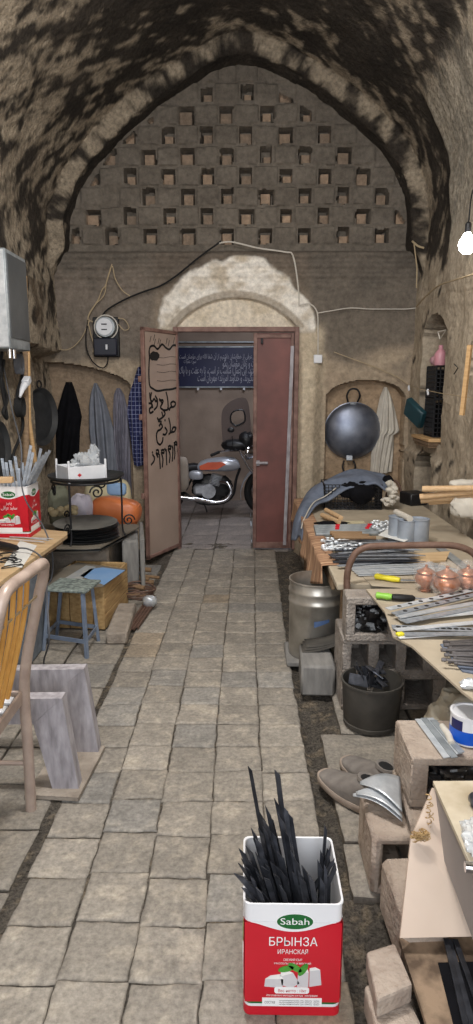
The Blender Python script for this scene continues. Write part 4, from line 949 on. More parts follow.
# bent rusty rail standing at the near end of that table
ry = 3.075; rp = [at(x, y, y=ry) for x, y in ((347, 592), (347, 578), (349, 566), (355, 554), (364, 548), (376, 546), (400, 545.5), (430, 545), (452, 545.5), (466, 549), (476, 556), (482, 568), (484, 590))]
b = MB(); b.tube(spline([Vector((rp[0].x, ry, .5))]+rp+[Vector((rp[-1].x, ry, .5))], 6), .0165, 12)
solo(b, 'bent_rail', m_rusttube, 'rusty bent tube rail arching over the work table', 'rail')

# near work board on hollow blocks
def hollow(b, x0, x1, y0, y1, z0, z1, holes, wall=.03):
    xs_ = [x0]+[q for h in holes for q in h]+[x1]
    zt, zb = z1-wall, z0+wall
    b.box(((x0+x1)/2, (y0+y1)/2, (z1+zt)/2), (x1-x0, y1-y0, wall), .006); b.box(((x0+x1)/2, (y0+y1)/2, (z0+zb)/2), (x1-x0, y1-y0, wall), .006)
    for k in range(0, len(xs_), 2): b.box(((xs_[k]+xs_[k+1])/2, (y0+y1)/2, (zt+zb)/2), (xs_[k+1]-xs_[k], y1-y0-.002, zt-zb+.01), .004)
    b.box(((x0+x1)/2, y1-.01, (zt+zb)/2), (x1-x0-.01, .016, zt-zb+.01), .002)
b = MB(); hollow(b, .468, .80, 2.92, 3.055, .372, .588, [(.51, .665)], .038); solo(b, 'hollow_block', m_cblock, 'topmost hollow concrete block under the work board, black plastic in its hole', 'block')
b = MB(); hollow(b, .462, .96, 2.96, 3.24, .186, .371, [(.505, .585), (.635, .715), (.765, .845)], .03); solo(b, 'hollow_block', m_cblock, 'middle hollow block with three dark holes behind the black bucket', 'block')
b = MB(); hollow(b, .462, .96, 2.96, 3.24, .0, .185, [(.505, .585), (.635, .715), (.765, .90)], .03); solo(b, 'hollow_block', m_cblock, 'lowest hollow block, hidden mostly by the black bucket', 'block').location.z = .008
b = MB(); b.blob((.588, 2.98, .475), (.080, .055, .066), 34, 24, .5, 4.5, 6, .8); solo(b, 'black_bag', m_bagblack, 'shiny black plastic stuffed in the hole of the topmost block', 'plastic bag', smooth=30)
wb = thing('work_board', (.95, 2.5, .585), 'worn cardboard covered work board at right, in front of the bent rail', 'board')
b = MB(); pg = [(q.x, q.y) for q in [at(x, y, z=.6) for x, y in ((366, 589), (385, 612), (393, 636), (412, 646), (432, 664), (462, 691), (474, 700))]]+[(.95, 1.86), (1.35, 1.9), (1.35, 3.06)]
b.prism(pg, (0, 0, .592), (1, 0, 0), (0, 1, 0), (0, 0, .008)); b.build('cardboard', m_card, wb)
b = MB(); b.prism([(x+.02, min(max(y, 1.93), 3.05)) for x, y in pg[:-3]]+[(1.33, 1.93), (1.33, 3.05)], (0, 0, .586), (1, 0, 0), (0, 1, 0), (0, 0, .006)); b.build('under_sheet', m_greycard, wb)
for x, y in ((1.25, 2.05), (1.25, 3.0)):
    b = MB(); b.box((x, y, .293), (.06, .06, .586), .005); b.build('leg', m_oldwood, wb)
ZB = .601
# knives
def knife(px0, py0, px1, py1, px2, py2, mh, mh2, lab):
    a, c, e = at(px0, py0, z=ZB+.017), at(px1, py1, z=ZB+.017), at(px2, py2, z=ZB+.010)
    k = thing('knife', a.lerp(e, .5)-Vector((0, 0, .012)), lab, 'knife')
    d = (c-a); b = MB(); b.tube([a, a+d*.06, a+d*.4, a+d*.75, c], [.013, .020, .017, .020, .014], 12, flat=.75); b.build('handle', mh, k)
    if mh2:
        q = c+(e-c)*.42; b = MB(); b.tube([c, c.lerp(q, .3), q.lerp(c, .1), q], [.018, .020, .018, .009], 12, flat=.75); b.build('grip', mh2, k); c = q
    b = MB(); bar(b, c, e, .020, .002, (0, 1, 0), .03); b.build('blade', m_steel, k, smooth=0)
knife(375, 576, 400, 580, 428, 581, m_yellow, None, 'knife with yellow plastic handle below the bent rail')
knife(376, 595, 392, 597, 447, 600, m_lime, m_blackplastic, 'knife with lime and black handle in front of the copper pots')
b = MB(); p = [at(x, y, z=ZB) for x, y in ((360, 574), (430, 578), (428, 590), (372, 586))]; b.prism([(q.x, q.y) for q in p], (0, 0, ZB-.0005), (1, 0, 0), (0, 1, 0), (0, 0, .002)); solo(b, 'cardboard_sheet', m_card, 'small cardboard sheet under the yellow handled knife', 'cardboard', smooth=0)
# copper pots in clear plastic
for k, (px, py, s_) in enumerate(((428, 594, .92), (449, 601, 1.08), (470, 597, 1.0))):
    p = at(px, py, z=ZB); p.y += .05
    pt = thing('copper_pot', p, ('leftmost small copper pot wrapped in clear plastic', 'middle copper pot, biggest plastic wrapped one', 'copper pot in plastic at the right edge of the photo')[k], 'pot')
    pr = [(0, 0), (.028, 0), (.030, .006), (.020, .016), (.022, .024), (.050, .045), (.056, .065), (.048, .085), (.038, .092), (.044, .098), (.047, .100), (.044, .104), (.030, .112), (.012, .122), (.006, .128), (.009, .135), (0, .140)]
    b = MB(); b.lathe([(r*s_, z*s_) for r, z in pr], 28, p); b.build('pot_body', m_copper, pt)
    b = MB(); b.blob(p+Vector((0, 0, .072*s_)), (.060*s_, .058*s_, .082*s_), 26, 18, .28, 5, k+2); b.build('plastic_wrap', mat('wrap_film_%d' % k, (236, 232, 228), (220, 214, 208), rough=.15, scale=20, bump=.6, alpha=.13, spec=.8), pt)
# perforated strips
rg = random.Random(21)
for k, (a, e) in enumerate((((388, 609), (480, 588)), ((394, 614), (486, 592)), ((398, 617), (486, 601)), ((404, 622), (484, 606)), ((400, 620), (480, 612)), ((392, 627), (482, 630)), ((396, 630), (480, 622)), ((404, 634), (484, 634)))):
    z = ZB+.003+.004*(7-k if k < 5 else k-4); p0, p1 = at(*a, z=z), at(*e, z=z)
    pf = thing('perforated_strip', p0.lerp(p1, .5), ('flat grey strip punched with round holes, lying on the cardboard work board' if k in (0, 1, 5) else 'plain grey steel strip among the punched strips on the work board'), 'metal strip', 'punched strips on the work board' if k in (0, 1, 5) else 'plain strips among the punched ones')
    b = MB(); bar(b, p0, p1, .034 if k != 5 else .044, .003, (0, 1, 0), .004)
    b.build('strip', m_brightsteel if k % 2 == 0 else m_steel, pf, smooth=0)
    if k in (0, 1, 5):
        n = (14 if k == 5 else 9); 
        for q in range(1, n):
            c_ = p0.lerp(p1, q/n); h = MB(); h.lathe([(0, -.0005), (.010, -.0005), (.010, .0006), (0, .0006)], 12, c_+Vector((0, 0, .0017))); h.build('hole', m_blackplastic, pf, smooth=0)
b = MB(); bar(b, at(398, 637, z=ZB+.006), at(455, 633, z=ZB+.006), .03, .004, (0, 1, 0), .05); solo(b, 'white_strip', m_white, 'white flat strip with pointed end at the board edge', 'strip', smooth=0)
b = MB(); b.box(at(400, 634, z=ZB+.014), (.03, .022, .012), .003, RZ(.4)); solo(b, 'yellow_tag', m_yellow, 'small yellow piece at the left end of the strips', 'piece')
# dark tool bits on a blue cloth
b = MB(); p = [at(x, y, z=ZB) for x, y in ((440, 645), (480, 640), (482, 676), (462, 672))]; b.prism([(q.x, q.y) for q in p], (0, 0, ZB), (1, 0, 0), (0, 1, 0), (0, 0, .004)); solo(b, 'blue_cloth', m_denim, 'blue cloth under the dark drill bits at right edge', 'cloth', smooth=0)
for k in range(14):
    a = at(441+rg.uniform(0, 14), 642+k*1.6, z=ZB+.014+.008*(k % 3)); c = at(476+rg.uniform(-3, 8), 640+k*2.0, z=ZB+.014+.008*(k % 3)); b = MB(); b.tube([a, a.lerp(c, .12), a.lerp(c, .14), c], [.007, .0075, .005, .005], 7)
    solo(b, 'tool_bit', m_iron2, 'dark steel rod in the bundle lying on the blue cloth', 'rod', 'dark rods on the blue cloth')
b = MB(); b.blob(at(470, 684, z=ZB+.012), (.03, .03, .014), 16, 8, .5, 4, 2); solo(b, 'foil_lump', m_brightsteel, 'crumpled foil at the near corner of the work board', 'foil')
# bucket with scraps
BX, BY = .583, 2.84
bk = thing('bucket', (BX, BY, .006), 'dusty black bucket of metal scraps in front of the hollow blocks', 'bucket')
b = MB(); b.lathe([(.0, .008), (.118, .008), (.126, .012), (.128, .03), (.123, .034), (.126, .04), (.138, .215), (.142, .218), (.142, .226), (.134, .226), (.120, .05), (.0, .05)], 36, (BX, BY, 0)); b.build('bucket_body', m_bucket, bk)
rg = random.Random(31)
for k in range(16):
    a = rg.uniform(0, 6.28); r = rg.uniform(0, .07); x, y = BX+r*math.cos(a), BY+r*math.sin(a); d_ = Vector((rg.uniform(-1, 1), rg.uniform(-1, 1), rg.uniform(-.2, .7))).normalized()*rg.uniform(.03, .05)
    c = Vector((x, y, .215+.004*k)); b = MB(); bar(b, c-d_, c+d_, rg.uniform(.03, .05), .004, (rg.uniform(-1, 1), rg.uniform(-1, 1), .2), .02)
    solo(b, 'metal_offcut', m_blacksteel, 'dark metal offcut piled in the dusty black bucket', 'offcut', 'offcuts in the black bucket', smooth=0)
# tinplate drum
DX, DY, DR = .405, 3.61, .155
dr = thing('metal_drum', (DX, DY, .03), 'tall tinplate drum with two ribs beside the path', 'drum')
pr = [(0, .035), (DR-.004, .035), (DR, .04)]
for z in (.355, .415): pr += [(DR, z-.012), (DR+.005, z-.006), (DR+.005, z+.006), (DR, z+.012)]
pr += [(DR, .465), (DR+.004, .469), (DR+.004, .475), (DR-.003, .475), (DR-.004, .43), (DR-.004, .045), (0, .045)]
b = MB(); b.lathe(pr, 40, (DX, DY, 0)); b.build('drum_body', m_drum, dr)
b = MB(); b.grid(lambda u_, v_: Vector((DX+(DR+.001)*math.cos(-1.75+.55*u_), DY+(DR+.001)*math.sin(-1.75+.55*u_), .235+.035*v_*(1-.5*u_)+.03*u_)), 14, 4); b.build('blue_mark', mat('faded_blue', (58, 84, 128), (84, 104, 138), rough=.5, scale=20), dr)
b = MB(); b.box((DX-.01, DY, .0175), (.33, .30, .034), .008); solo(b, 'stone_slab', m_greystone, 'flat stone under the tinplate drum', 'stone')
b = MB(); b.box((.372, 3.26, .082), (.17, .30, .164), .012, RZ(-.04)); solo(b, 'stone_block', m_greystone, 'grey stone block in front of the tinplate drum', 'block')
for k, z in enumerate((.166, .172, .178)):
    b = MB(); b.grid(lambda u_, v_: Vector((.30+.012*k+.19*u_, 3.28+.12*v_+.02*k, z+.045*u_*u_)), 10, 4); o = solo(b, 'sheet_offcut', m_bucket, 'thin grey curled sheet lying on the stone block by the drum', 'sheet', 'curled sheets on the stone block', smooth=80); md = o.modifiers.new('thick', 'SOLIDIFY'); md.thickness = .002
# crumpled paper sack under the board
b = MB(); b.blob((.835, 2.34, .20), (.135, .12, .20), 40, 28, .20, 2.6, 3, .75); solo(b, 'paper_sack', m_papbag, 'crumpled pale sack standing under the cardboard work board', 'sack', smooth=22)

# brick pile with strips and a blue tin on top
for k, (c, d, r) in enumerate((((.70, 1.97, .058), (.36, .36, .112), .02), ((.705, 1.98, .168), (.37, .34, .10), -.03))):
    b = MB(); b.box(c, d, .016, RZ(r)); solo(b, 'mud_brick', m_brick, ('bottom rough brick of the near pile', 'second rough brick from the top of the near pile')[k], 'brick')
b = MB(); b.box((.475, 1.62, .09), (.13, .24, .18), .016, RZ(.06)); solo(b, 'mud_brick', m_brick, 'rough brick standing left of the pale end panel', 'brick')
b = MB(); hollow(b, .525, .93, 1.90, 2.14, .222, .40, [(.58, .73), (.76, .90)], .032)
solo(b, 'hollow_block', m_brick, 'top hollow block of the near pile, steel strips and blue tin on it', 'block')
b = MB(); b.blob((.655, 1.945, .312), (.078, .06, .060), 34, 24, .5, 4.5, 6, .8); solo(b, 'black_bag', m_bagblack, 'black plastic stuffed in the top block of the near pile', 'plastic bag', smooth=30)
b = MB(); p = [at(x, y, z=.404) for x, y in ((421, 727), (432, 757), (448, 760), (434, 722))]
for k, (a, e) in enumerate((((418, 719), (447, 758)), ((424, 718), (455, 758)), ((430, 718), (460, 754)), ((433, 720), (462, 753)))):
    b = MB(); z = .408+.004*k; bar(b, at(*a, z=z), at(*e, z=z), .022, .0025, (1, 0, 0), .004); solo(b, 'steel_strip', m_galv if k % 2 else m_brightsteel, 'grey flat strip lying on the near brick pile beside the blue tin', 'metal strip', 'strips on the near brick pile', smooth=0)
b = MB(); a = at(442, 726, z=.42); c = at(452, 744, z=.42); b.tube([a, a.lerp(c, .5)+Vector((.004, 0, .002)), c], [.010, .012, .010], 10); solo(b, 'white_tube', m_offwhite, 'small whitish tube between the strips and the blue tin', 'tube')
p = at(473, 747, z=.404); p.y += .05; bt = thing('paint_tin', p, 'blue and white tin standing on the near brick pile', 'tin')
R_ = .060; b = MB(); b.lathe([(R_-.003, 0), (R_, .003), (R_, .092), (R_+.002, .094), (R_+.002, .100), (R_-.006, .100), (R_-.008, .095), (0, .095)], 32, p); b.build('tin_body', m_tinwhite, bt)
b = MB(); b.lathe([(R_+.0008, .008), (R_+.0008, .052)], 32, p, caps=False); b.build('blue_band', m_blue, bt)
b = MB(); b.grid(lambda u_, v_: p+Vector(((R_+.0012)*math.cos(3.3+.75*u_), (R_+.0012)*math.sin(3.3+.75*u_), .052+.034*v_)), 10, 2); b.build('navy_panel', m_navy, bt)
# concrete block with dark hollow, curved sheets on it, shoes
b = MB(); b.box((.404, 1.90, .105), (.034, .24, .20), .012); b.box((.455, 1.90, .19), (.11, .24, .03), .01); b.box((.455, 1.90, .02), (.11, .24, .03), .008); b.box((.455, 2.0, .105), (.10, .04, .17), .006)
solo(b, 'hollow_block', m_brick, 'rough concrete block beside the front gutter, dark hollow facing the camera', 'block')
for k, (tip, ur, lr) in enumerate((((353, 794), (400, 800), (402, 822)), ((356, 792), (400, 792), (402, 818)), ((360, 782), (400, 777), (402, 812)))):
    b = MB(); z0 = .225+.012*k
    def sf(u_, v_, tip=tip, ur=ur, lr=lr, z0=z0):
        a = at(tip[0], tip[1]+2.5*v_, z=z0+.012); e = at(ur[0]+(lr[0]-ur[0])*v_, ur[1]+(lr[1]-ur[1])*v_, z=z0); p = a.lerp(e, u_); p.z += .02*math.sin(math.pi*u_); return p
    b.grid(sf, 14, 8); o = solo(b, 'curved_sheet', m_brightsteel, 'curved pale steel sheet lying on the concrete block beside the shoes', 'sheet', 'curved sheets on the concrete block', smooth=80); md = o.modifiers.new('thick', 'SOLIDIFY'); md.thickness = .002
def shoe(org, ang, lab, L=.315):
    s = thing('shoe', org, lab, 'shoe'); Rz = Matrix.Translation(Vector(org)) @ Matrix.Rotation(ang, 4, 'Z')
    def wdt(t): return .056*(1-.18*math.cos(2*math.pi*t*1.0))*math.sqrt(max(0, 1-((t-.5)/.5)**6))*(.86+.2*t)+.001
    b = MB(); b.M = Rz; rings = []
    for z, k in ((0, .97), (.006, 1.03), (.024, 1.03), (.028, 1.0)):
        r = []
        for i in range(40):
            a = 2*math.pi*i/40; t = .5-.5*math.cos(a); wd = wdt(t)*(1 if a < math.pi else -1)
            r.append(Vector(((t-.5)*L*1.02*k, wd*k, z+.006*(t > .9))))
        rings.append(r)
    b.loft(rings); b.build('sole', m_sole, s)
    b = MB(); b.M = Rz; rings = []
    hs = [(0, .10), (.06, .115), (.2, .118), (.34, .112), (.46, .095), (.6, .072), (.75, .058), (.9, .048), (.98, .036), (1, .028)]
    for i in range(26):
        t = i/25; h = interp(hs, t); wd = wdt(min(max(t, .012), .988))*.97; r = []
        for k in range(20):
            a = math.pi*k/19; q = math.sin(a); open_ = (t < .36 and t > .05)
            r.append(Vector(((t-.5)*L, wd*math.cos(a)*(1 if q < .7 else 1), .024+(h-.024)*(q**.55)*(.985 if not open_ else 1))))
        rings.append(r)
    b.loft(rings); b.build('upper', m_shoe, s)
    b = MB(); b.M = Rz; b.lathe([(.0, .118), (.030, .119), (.036, .122), (.040, .121), (.040, .114)], 22, (0, 0, 0)); 
    for v_ in range(len(b.v)): pass
    b2 = MB(); b2.M = Rz @ Matrix.Translation((-.27*L, 0, 0)) @ Matrix.Diagonal((1.25, .85, 1, 1)); b2.lathe([(0, .1185), (.026, .119), (.030, .123), (.036, .123), (.040, .112)], 22); b2.build('collar', m_shoe, s)
    b3 = MB(); b3.M = Rz @ Matrix.Translation((-.27*L, 0, 0)) @ Matrix.Diagonal((1.25, .85, 1, 1)); b3.lathe([(0, .1205), (.026, .1205), (.026, .1195), (0, .1195)], 22); b3.build('opening', m_rubber, s)
    return s
shoe((.402, 2.27, .010), math.radians(127), 'grey slip-on shoe with pale sole, nearer of the pair')
shoe((.492, 2.36, .010), math.radians(120), 'grey slip-on shoe behind the nearer shoe, half hidden')

# low work stand at the right edge (top, apron, pale end panel)
ws = thing('work_stand', (.7, 1.45, .10), 'low plywood stand with pale panel at the right edge of the photo', 'stand')
A = at(433, 781, z=.45); B_ = at(464, 850, z=.45); D = (B_-A); D = Vector((D.x, D.y, 0)).normalized()
E_ = A+D*.62; Nn = Vector((-D.y, D.x, 0)); 
if Nn.x < 0: Nn = -Nn
b = MB(); pts_ = [A, E_, E_+Nn*.5, A+Nn*.5+D*(-.02)]
b.prism([(q.x, q.y) for q in pts_], (0, 0, .438), (1, 0, 0), (0, 1, 0), (0, 0, .012)); b.build('top', m_topply, ws)
b = MB(); q0 = A+Nn*.006; b.prism([(0.0, .437), (.62, .437), (.62, .262), (.03, .30), (0.0, .34)], (q0.x, q0.y, 0), D, (0, 0, 1), Nn*.014); b.build('apron', m_greypanel, ws)
# pale end panel under the far corner: from below the apron down to the floor board
p1 = at(411, 838, y=1.60); p2 = at(400, 938, y=1.47); p3 = at(470, 936, y=1.47); p4 = at(433, 783, y=1.695)
p3b = at(500, 936, y=1.47); p4b = p4+Vector((.30, -.02, -.02))
b = MB(); n = (p3-p2).cross(p1-p2).normalized()
f = [p2, p3b, p4b+Vector((.02, 0, -.03)), p4+Vector((.0, 0, -.015)), p1]
b.add([q for q in f]+[q-n*.012 for q in f], [[0, 1, 2, 3, 4], [9, 8, 7, 6, 5]]+[[i, i+5, (i+1) % 5+5, (i+1) % 5] for i in range(5)]); b.build('end_panel', m_palepanel, ws, smooth=0)
b = MB(); rg = random.Random(6)
for k in range(40):
    c = at(rg.uniform(413, 428), rg.uniform(832, 841), y=1.60-.012); q = [c+Vector((.008*math.cos(t*1.1+k), .008*math.sin(t*1.1+k), .002*t)) for t in range(5)]; b.tube(q, .0015, 4)
for k in range(16):
    c = at(rg.uniform(427, 432), rg.uniform(795, 835), y=1.63); q = [c+Vector((.006*math.cos(t*1.1+k), .006*math.sin(t*1.1+k), .002*t)) for t in range(5)]; b.tube(q, .0014, 4)
b.build('wood_shavings', m_crate, ws)['kind'] = 'stuff'
b = MB(); p = at(470, 803, z=.452); b.lathe([(.016, 0), (.018, .004), (.018, .028), (.013, .03), (.013, .006), (0, .006)], 20, p+Vector((.01, 0, .018)), RX(math.pi/2)); solo(b, 'steel_socket', m_blacksteel, 'dark round socket lying on the stained stand top', 'socket')
b = MB(); b.blob(at(482, 838, z=.475), (.045, .06, .022), 26, 16, .5, 3.2, 4, .8); solo(b, 'plastic_bag', m_plasticbag, 'clear plastic bag lying on the stained top of the stand', 'plastic bag', smooth=25)
b = MB(); b.tube([at(465, 867, z=.452+.014), at(478, 868, z=.452+.014)], .012, 14); solo(b, 'chrome_pin', m_chrome, 'short chrome pin at the front edge of the stand', 'pin')
# dirty board on the ground with dark bars, bricks in the front gutter
gb = [at(399, 938, z=.11), at(430, 1035, z=.11), at(520, 1035, z=.11), at(500, 936, z=.11)]
b = MB(); b.prism([(q.x, q.y) for q in gb], (0, 0, .096), (1, 0, 0), (0, 1, 0), (0, 0, .014)); dbo = solo(b, 'dirty_board', m_darkwood, 'dirty brown board at the lower right corner', 'board', smooth=0)
b = MB(); b.box((.52, 1.30, .048), (.10, .2, .096), .008); b.build('support_block', m_brick, dbo)
b = MB(); p = [at(x, y, z=.112) for x, y in ((438, 963), (476, 962), (480, 1035), (456, 1035))]; b.prism([(q.x, q.y) for q in p], (0, 0, .1105), (1, 0, 0), (0, 1, 0), (0, 0, .003)); solo(b, 'dark_sheet', m_bluepaint if False else m_blackcloth, 'dark flat sheet lying on the dirty brown board', 'sheet', smooth=0)
for k, (a, e) in enumerate((((449, 940), (474, 1030)), ((455, 940), (480, 1010)), ((446, 939), (468, 1034)))):
    b = MB(); z = .119+.006*k; bar(b, at(*a, z=z), at(*e, z=z), .014, .006, (1, 0, 0)); solo(b, 'steel_bar', m_blacksteel, 'black steel bar lying on the dirty brown board', 'metal bar', 'black bars on the dirty board', smooth=0)
b = MB(); q = [at(x, y, z=.125) for x, y in ((366, 951), (395, 942), (413, 984), (377, 1000))]; b.prism([(p.x, p.y) for p in q], (0, 0, .068), (1, 0, 0), (0, 1, 0), (0, 0, .057)); solo(b, 'mud_brick', m_brick, 'upper brick in the front gutter beside the red tin', 'brick', smooth=0)
b = MB(); q = [at(x, y, z=.066) for x, y in ((364, 985), (398, 975), (432, 1045), (385, 1060))]; b.prism([(p.x, p.y) for p in q], (0, 0, -.01), (1, 0, 0), (0, 1, 0), (0, 0, .076)); solo(b, 'mud_brick', m_brick, 'lower brick in the front gutter beside the red tin', 'brick', smooth=0)
for o in list(C.objects):
    if o.name.startswith('mud_brick') and len(o.data.polygons) == 6:
        md = o.modifiers.new('worn', 'BEVEL'); md.width = .008; md.segments = 2

# ------------------------------------------------------------------ back wall: doors
def frame_bar(b, x0, x1, z0, z1, y0=6.155, y1=6.235): b.box(((x0+x1)/2, (y0+y1)/2, (z0+z1)/2), (x1-x0, y1-y0, z1-z0), .004)
b = MB(); frame_bar(b, -.665, -.622, 0, 2.065); frame_bar(b, .438, .478, 0, 2.065); frame_bar(b, -.6225, .4385, 2.022, 2.065)
o = b.build('trim_1', m_frame, None); o['kind'] = 'structure'
# right leaf, shut
d2 = b = MB(); b.box((.249, 6.19, 1.012), (.366, .022, 2.0), .003); dl = b.build('door_2', m_doorred, None); dl['kind'] = 'structure'
b = MB(); b.box((.083, 6.178, 1.012), (.034, .03, 2.0), .004); b.box((.418, 6.178, 1.012), (.03, .026, 2.0), .004); b.box((.25, 6.178, 1.985), (.33, .026, .035), .004); b.box((.25, 6.178, .04), (.33, .026, .06), .004); b.build('stile_frame', m_frame, dl)
b = MB(); b.tube([at(256, 463, y=6.15), at(268, 463, y=6.15)], .013, 8); b.box(at(258, 463, y=6.165), (.03, .03, .05), .003); b.build('bolt_handle', m_greypaint, dl)
b = MB(); b.box(at(262, 341, y=6.155), (.02, .025, .05), .003); b.build('latch', m_iron, dl)
b = MB(); bar(b, at(292.5, 346, y=6.150), at(284.5, 545, y=6.150), .030, .006, (1, 0, 0)); b.build('pale_strip', m_greypaint, dl, smooth=0)
# left leaf, open towards the hall
hin, fre = Vector((-.636, 6.175, 0)), Vector((-.872, 5.66, 0)); du = (hin-fre); LW = du.length; du.normalize(); dn = Vector((du.y, -du.x, 0))   # dn faces the hall side right
if dn.x < 0: dn = -dn
ang = math.atan2(du.y, du.x); Rl = RZ(ang)
mid = (hin+fre)/2
b = MB(); b.box((mid.x, mid.y, 1.025), (LW-.01, .012, 1.99), .002, Rl); d1 = b.build('door_1', m_doorpink, None); d1['kind'] = 'structure'
b = MB()
for q, wd in ((fre+du*.014, .028), (hin-du*.012, .024)): b.box((q.x, q.y, 1.025), (wd, .034, 2.0), .004, Rl)
for z in (.045, 2.01): b.box((mid.x, mid.y, z), (LW, .034, .03), .004, Rl)
b.build('leaf_frame', m_frame, d1)
for z in (.6, 1.28, 1.6):
    q = fre-dn*.01; b = MB(); b.box((q.x-.012, q.y-.006, z), (.03, .03, .05), .004, Rl); b.build('lug', m_frame, d1)
def onleaf(zx, zy):
    """point on the leaf from a spot read off the photograph"""
    px, py = 143+zx/6.825, 330+zy/6.825
    c0 = Vector((0, 0, CAMH)); d_ = at(px, py, y=1)-c0; p0 = fre+dn*.0075
    return c0+d_*((p0-c0).dot(dn)/d_.dot(dn))
def spray(name, pts, wd=.012, sp=True):
    p = [onleaf(*q) for q in pts]; p = spline(p, 5) if sp and len(p) > 2 else p; b = MB()
    for i in range(len(p)-1):
        a, c = p[i], p[i+1]; t = (c-a)
        if t.length < 1e-6: continue
        s = t.normalized().cross(dn)*wd/2; t = t.normalized()*wd*.25
        b.add([a-s-t, a+s-t, c+s+t, c-s+t, a-s-t+dn*.0006, a+s-t+dn*.0006, c+s+t+dn*.0006, c-s+t+dn*.0006], [[4, 7, 6, 5], [0, 1, 2, 3], [0, 4, 5, 1], [1, 5, 6, 2], [2, 6, 7, 3], [3, 7, 4, 0]])
    b.build(name, m_spray, d1, smooth=0)
spray('painted_border', [(45, 190), (42, 150), (50, 115), (75, 108), (100, 130), (130, 98), (155, 120), (180, 132), (205, 105), (230, 112), (242, 160), (236, 250), (242, 330), (235, 385), (200, 403), (150, 408), (100, 416), (70, 402), (46, 378), (40, 300), (42, 220), (45, 180)], .018)
b = MB(); c = [onleaf(78+34*math.cos(t*.35)*(1+.1*math.sin(3*t)), 178+32*math.sin(t*.35)*(1+.12*math.cos(2*t))) for t in range(18)]
b.add(c+[q+dn*.0007 for q in c], [list(range(18)), list(range(35, 17, -1))]+[[i, (i+1) % 18, (i+1) % 18+18, i+18] for i in range(18)]); b.build('paint_blot', m_spray, d1, smooth=0)
for nm, pts in (('painted_letter', [(196, 522), (190, 500), (206, 488), (222, 500), (212, 522), (186, 530), (180, 545), (170, 530), (165, 545), (140, 548)]), ('painted_letter', [(158, 425), (168, 470), (172, 530)]),
                ('painted_letter', [(112, 470), (128, 500), (120, 530), (140, 548), (150, 575), (128, 600), (106, 612), (98, 600)]), ('painted_letter', [(128, 560), (138, 596)]), ('painted_letter', [(112, 480), (136, 480), (132, 505)]),
                ('painted_letter', [(84, 450), (98, 480), (96, 520), (76, 545)]), ('painted_letter', [(46, 430), (50, 470), (62, 488), (76, 470), (88, 488), (98, 470)]), ('painted_letter', [(58, 428), (52, 470), (60, 520), (44, 540), (50, 566), (70, 556)]), ('painted_letter', [(40, 500), (60, 505), (66, 530)]),
                ('painted_letter', [(196, 690), (206, 665), (224, 668), (214, 692), (188, 700), (176, 712)]), ('painted_letter', [(176, 602), (186, 650), (186, 705)]), ('painted_letter', [(150, 665), (164, 690), (152, 714), (136, 712)]),
                ('painted_letter', [(110, 655), (122, 640), (132, 660), (118, 680), (100, 690), (92, 720), (98, 765), (116, 782), (132, 762), (136, 735)]), ('painted_letter', [(104, 622), (126, 626)]), ('painted_letter', [(150, 620), (150, 612)]),
                ('painted_digit', [(240, 765), (236, 830)]), ('painted_digit', [(212, 772), (226, 762), (232, 782), (214, 786), (218, 840), (214, 880)]), ('painted_digit', [(196, 790), (204, 815), (200, 895)]), ('painted_digit', [(172, 796), (186, 790), (188, 812), (172, 812), (184, 850), (180, 905)]),
                ('painted_digit', [(158, 815), (162, 920)]), ('painted_digit', [(148, 810), (160, 830)]), ('painted_digit', [(124, 822), (140, 818), (142, 840), (126, 838), (136, 880), (132, 935)]), ('painted_digit', [(112, 850), (118, 945)]), ('painted_digit', [(90, 822), (104, 820), (106, 846), (90, 840), (102, 868)]), ('painted_digit', [(66, 850), (78, 872), (74, 896), (56, 920)]), ('painted_digit', [(64, 838), (66, 832)])):
    spray(nm, pts, .019)
for k, (x, y) in enumerate(((55, 60), (80, 50), (85, 80), (110, 75), (120, 85), (165, 75), (180, 90), (215, 70))): spray('paint_tick', [(x, y-18), (x-8, y+20)], .007, False)
for y in (185, 235, 285, 345): spray('faint_line', [(95, y), (140, y+5), (190, y-4), (228, y)], .003)

